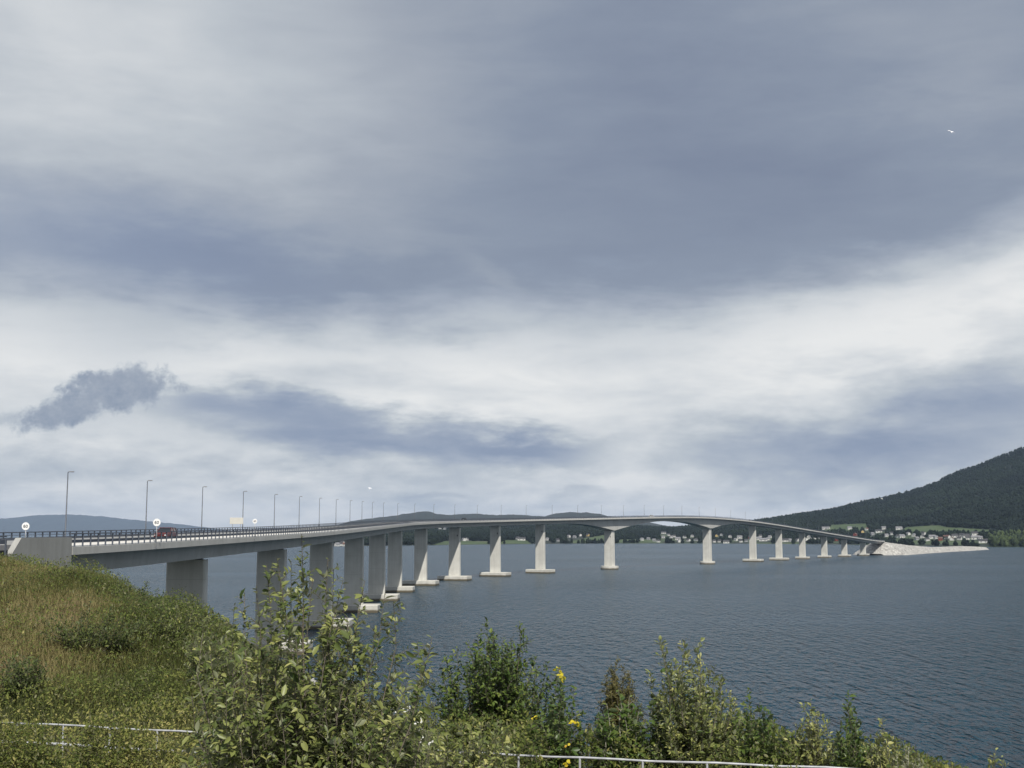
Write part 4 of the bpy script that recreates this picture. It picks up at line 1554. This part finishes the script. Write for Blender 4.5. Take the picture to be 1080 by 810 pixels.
shrub('olive_bush', 'olive brown cone-shaped bush standing against the water', 'bush', 652, 27.0,
      [(652, 692), (645, 700), (658, 700), (664, 712), (638, 715), (668, 728), (633, 735), (672, 745), (629, 755), (650, 720), (648, 708), (656, 712), (642, 728), (662, 735)],
      115, .065, .36, 'olive', .50, .5, 60, 'bark', 13, .5, .014, .4, SG, .15)
shrub('yellow_leaved_sapling', 'green sapling with bright yellow top leaves beside the dense shrub', 'sapling', 594, 21.6,
      [(589, 703), (593, 712), (606, 722), (580, 742), (608, 752), (560, 755), (598, 770), (615, 775), (575, 770)],
      16, .11, .6, 'broad', .42, .22, 15, 'bark', 14, .25, .012, .4, SG, .2,
      extra=[('yellow_leaves', 'yellow', [(587, 703, 3), (591, 712, 7), (594, 716, 5), (563, 757, 4), (604, 761, 6), (609, 764, 3), (597, 784, 2), (598, 806, 6)], .075)])
shrub('broad_leaved_sapling', 'pale-stemmed sapling with large round green leaves in front of the olive bush', 'sapling', 657, 21.8,
      [(652, 727), (664, 734), (640, 742), (630, 752), (676, 742), (690, 740), (698, 752), (628, 768), (656, 745), (672, 760), (645, 765), (688, 768)],
      26, .115, .62, 'broad', .5, .34, 15, 'palebark', 15, .4, .02, .3, SG, .25)
shrub('willow_shrub', 'tall ragged willow shrub with upright shoots right of the broad-leaved sapling', 'shrub', 730, 22.0,
      [(684, 735), (775, 748), (695, 672), (703, 682), (686, 708), (723, 674), (725, 690), (739, 674), (738, 690), (754, 704), (762, 714), (770, 730), (776, 738), (692, 735), (712, 695), (748, 712), (782, 750), (700, 720), (732, 712), (690, 760)],
      52, .095, .48, 'willow', .55, .44, 22, 'bark', 16, .7, .018, .9, SG, .15,
      extra=[('large_leaves', 'broad', [(756, 738, 2), (766, 742, 2), (776, 756, 2), (735, 752, 2), (700, 705, 2), (688, 712, 1), (745, 770, 2), (720, 725, 1)], .10)])
shrub('willow_shrub', 'low yellowish shrub with thin upright shoots right of the tall ragged willow', 'shrub', 808, 22.3,
      [(790, 727), (801, 742), (815, 757), (806, 760), (785, 752), (824, 768), (834, 778), (842, 790), (796, 756), (775, 762)],
      36, .09, .56, 'broad', .50, .42, 20, 'bark', 17, .6, .015, .9, SG, .2)
shrub('willow_shrub', 'low olive shrub with two thin shoots between the yellowish shrub and the leggy sapling', 'shrub', 855, 21.8,
      [(846, 741), (855, 738), (845, 758), (862, 762), (872, 768), (838, 772), (880, 780), (868, 754)],
      30, .08, .5, 'willow', .66, .40, 22, 'bark', 18, .5, .014, .8, SG, .2)
shrub('leggy_sapling', 'leggy sapling with one tall leafy shoot above the shrubs near the right end', 'sapling', 896, 21.0,
      [(895, 730), (898, 748), (904, 752), (892, 760), (907, 772), (884, 776), (912, 785)],
      22, .09, .55, 'broad', .55, .26, 20, 'bark', 19, .4, .012, .9, SG, .3)
shrub('leggy_sapling', 'thin sapling with silvery leaves just right of the leggy sapling', 'sapling', 928, 20.6,
      [(931, 758), (926, 770), (936, 778), (918, 782), (945, 786), (924, 790)],
      18, .08, .48, 'willow', .72, .25, 24, 'bark', 20, .4, .012, .8, SG, .3)
shrub('silvery_plant', 'low silvery plant with pale seed heads at the right end of the bushes', 'plant', 962, 20.2,
      [(955, 784), (958, 788), (964, 800), (970, 806), (945, 796), (976, 812)],
      10, .06, .4, 'pale', .75, .18, 34, 'palebark', 21, .3, .010, .8, SG, .4)
shrub('sprig', 'lone leafy sprig apart from the other bushes at the lower right', 'sapling', 1053, 19.0,
      [(1050, 790), (1056, 797), (1044, 800), (1040, 808), (1060, 804)], 2, .075, .5, 'willow', .65, .14, 20, 'bark', 22, .15, .010, .8, SG, .6)
shrub('grey_leaved_shrub', 'low grey green shrub with pale leaf undersides just left of the exposed railing', 'shrub', 480, 17.6,
      [(452, 758), (470, 760), (486, 762), (500, 756), (512, 762), (526, 758), (534, 770), (440, 768), (425, 775), (540, 784), (462, 772), (505, 774)],
      34, .095, .48, 'willow', .62, .3, 22, 'bark', 23, .5, .014, .4, SG, .3)
shrub('grey_leaved_shrub', 'low bush with flat grey green leaves filling the gap right of the large willow', 'shrub', 430, 15.5,
      [(400, 770), (420, 760), (438, 752), (455, 768), (410, 785), (385, 775), (470, 790)], 26, .085, .48, 'willow', .5, .3, 22, 'bark', 24, .5, .014, .4, SG, .3)

shrub('flowering_plant', 'weedy plant with clusters of white blossom between the large willow and the dense green shrub', 'plant', 432, 14.6,
      [(410, 742), (428, 738), (440, 750), (447, 760), (420, 750), (436, 745), (452, 770)], 8, .07, .4, 'willow', .45, .22, 22, 'bark', 25, .2, .010, .6, SG, .4,
      extra=[('white_blossoms', 'blossom', [(411, 742, 5), (415, 747, 4), (430, 748, 9), (434, 753, 7), (444, 760, 8), (437, 761, 6), (443, 768, 5), (446, 776, 5), (452, 782, 3)], .032)])

# darker bushes on the grassy bank
HB = [(100, 652, 33.5, 84, 'dark green bush low on the middle of the grassy bank'), (140, 626, 40, 84, 'green bush just under the crest of the bank below the abutment'),
      (62, 607, 42, 70, 'green bush high on the bank under the wing wall'), (10, 622, 40, 36, 'dark green bush high at the left edge of the bank'), (182, 650, 35.5, 76, 'grey green bush on the shoulder of the bank below the first pier'),
      (226, 668, 31, 46, 'pale green bush where the bank meets the large willow'), (28, 690, 29.5, 30, 'small dark bush with grey twigs low at the left of the bank'), (205, 640, 37.5, 30, 'pale feathery bush on the crest line beside the first pier')]
for k, (px, py, dist, wpx, lb) in enumerate(HB):
    tips = []
    g = random.Random(100 + k)
    for q in range(12):
        a = math.pi * q / 11
        tips.append((px - math.cos(a) * wpx * .62 * g.uniform(.6, 1.2), py + 8 - math.sin(a) * wpx * .24 * g.uniform(.35, 1.35)))
    shrub('bank_bush', lb, 'bush', px, dist, tips, 22, .085, .45, 'willow' if 'pale' in lb or 'grey green' in lb else 'hillgreen', .42, .42, 20, 'bark', 200 + k, .7, .012, .5, 'bushes on the grassy bank', .2)

# pale boulders on the shore under the bridge, seen through the big willow
gq = random.Random(3)
for k, (px, py, sz, lb) in enumerate([(300, 671, 1.5, 'pale boulder at the water edge left of the willow stems'), (313, 676, 1.9, 'largest pale shore boulder glimpsed through the willow'), (326, 668, 1.2, 'small pale boulder at the water edge right of the largest one')]):
    u, w = ray(px, py); Y0 = (CAMZ - .9) / -w
    Y0 = min(Y0, 175)
    mb = MB()
    n, m_ = 12, 8
    vs, fs = [], []
    for i in range(m_ + 1):
        th = math.pi * i / m_
        for j in range(n):
            ph = 2 * math.pi * j / n
            rr_ = sz * (.8 + .4 * float(vnoise(np.array(3.1 * math.cos(ph) * math.sin(th) + 9 * k), np.array(2.3 * math.sin(ph) * math.sin(th) + th * 2))))
            vs.append((rr_ * math.sin(th) * math.cos(ph) * 1.3, rr_ * math.sin(th) * math.sin(ph), rr_ * math.cos(th) * .7))
    for i in range(m_):
        for j in range(n):
            fs.append((i * n + j, i * n + (j + 1) % n, (i + 1) * n + (j + 1) % n, (i + 1) * n + j))
    o = mb.add(vs, fs).build('boulder', M['rock'])
    o.location = (u * Y0, Y0, max(float(ground(u * Y0, Y0)), 0) + sz * .25)
    tag(o, lb, 'boulder', 'boulders at the water edge')

# ------------------------------------------------------------------ air
m, nt, out = new_mat('haze_air')
vp = nt.nodes.new('ShaderNodeVolumePrincipled')
vp.inputs['Color'].default_value = (.55, .72, 1.0, 1)
vp.inputs['Density'].default_value = 2.9e-5
nt.links.new(vp.outputs[0], out.inputs['Volume'])
hz = MB().box((0, 12200, 297), (23000, 25600, 606)).build('haze', m)
tag(hz, 'thin pale air over the fjord', 'haze', kind='stuff')

# ------------------------------------------------------------------ render settings
scene.render.engine = 'CYCLES'
scene.cycles.max_bounces = 6
scene.cycles.diffuse_bounces = 2
scene.cycles.glossy_bounces = 2
scene.cycles.transmission_bounces = 3
scene.cycles.volume_bounces = 0
scene.cycles.transparent_max_bounces = 4
scene.cycles.use_denoising = True
try:
    scene.cycles.denoiser = 'OPENIMAGEDENOISE'
except Exception:
    pass
scene.view_settings.view_transform = 'Standard'
scene.view_settings.look = 'None'
scene.view_settings.exposure = EXPOSURE
scene.view_settings.gamma = 1
scene.view_settings.use_curve_mapping = False
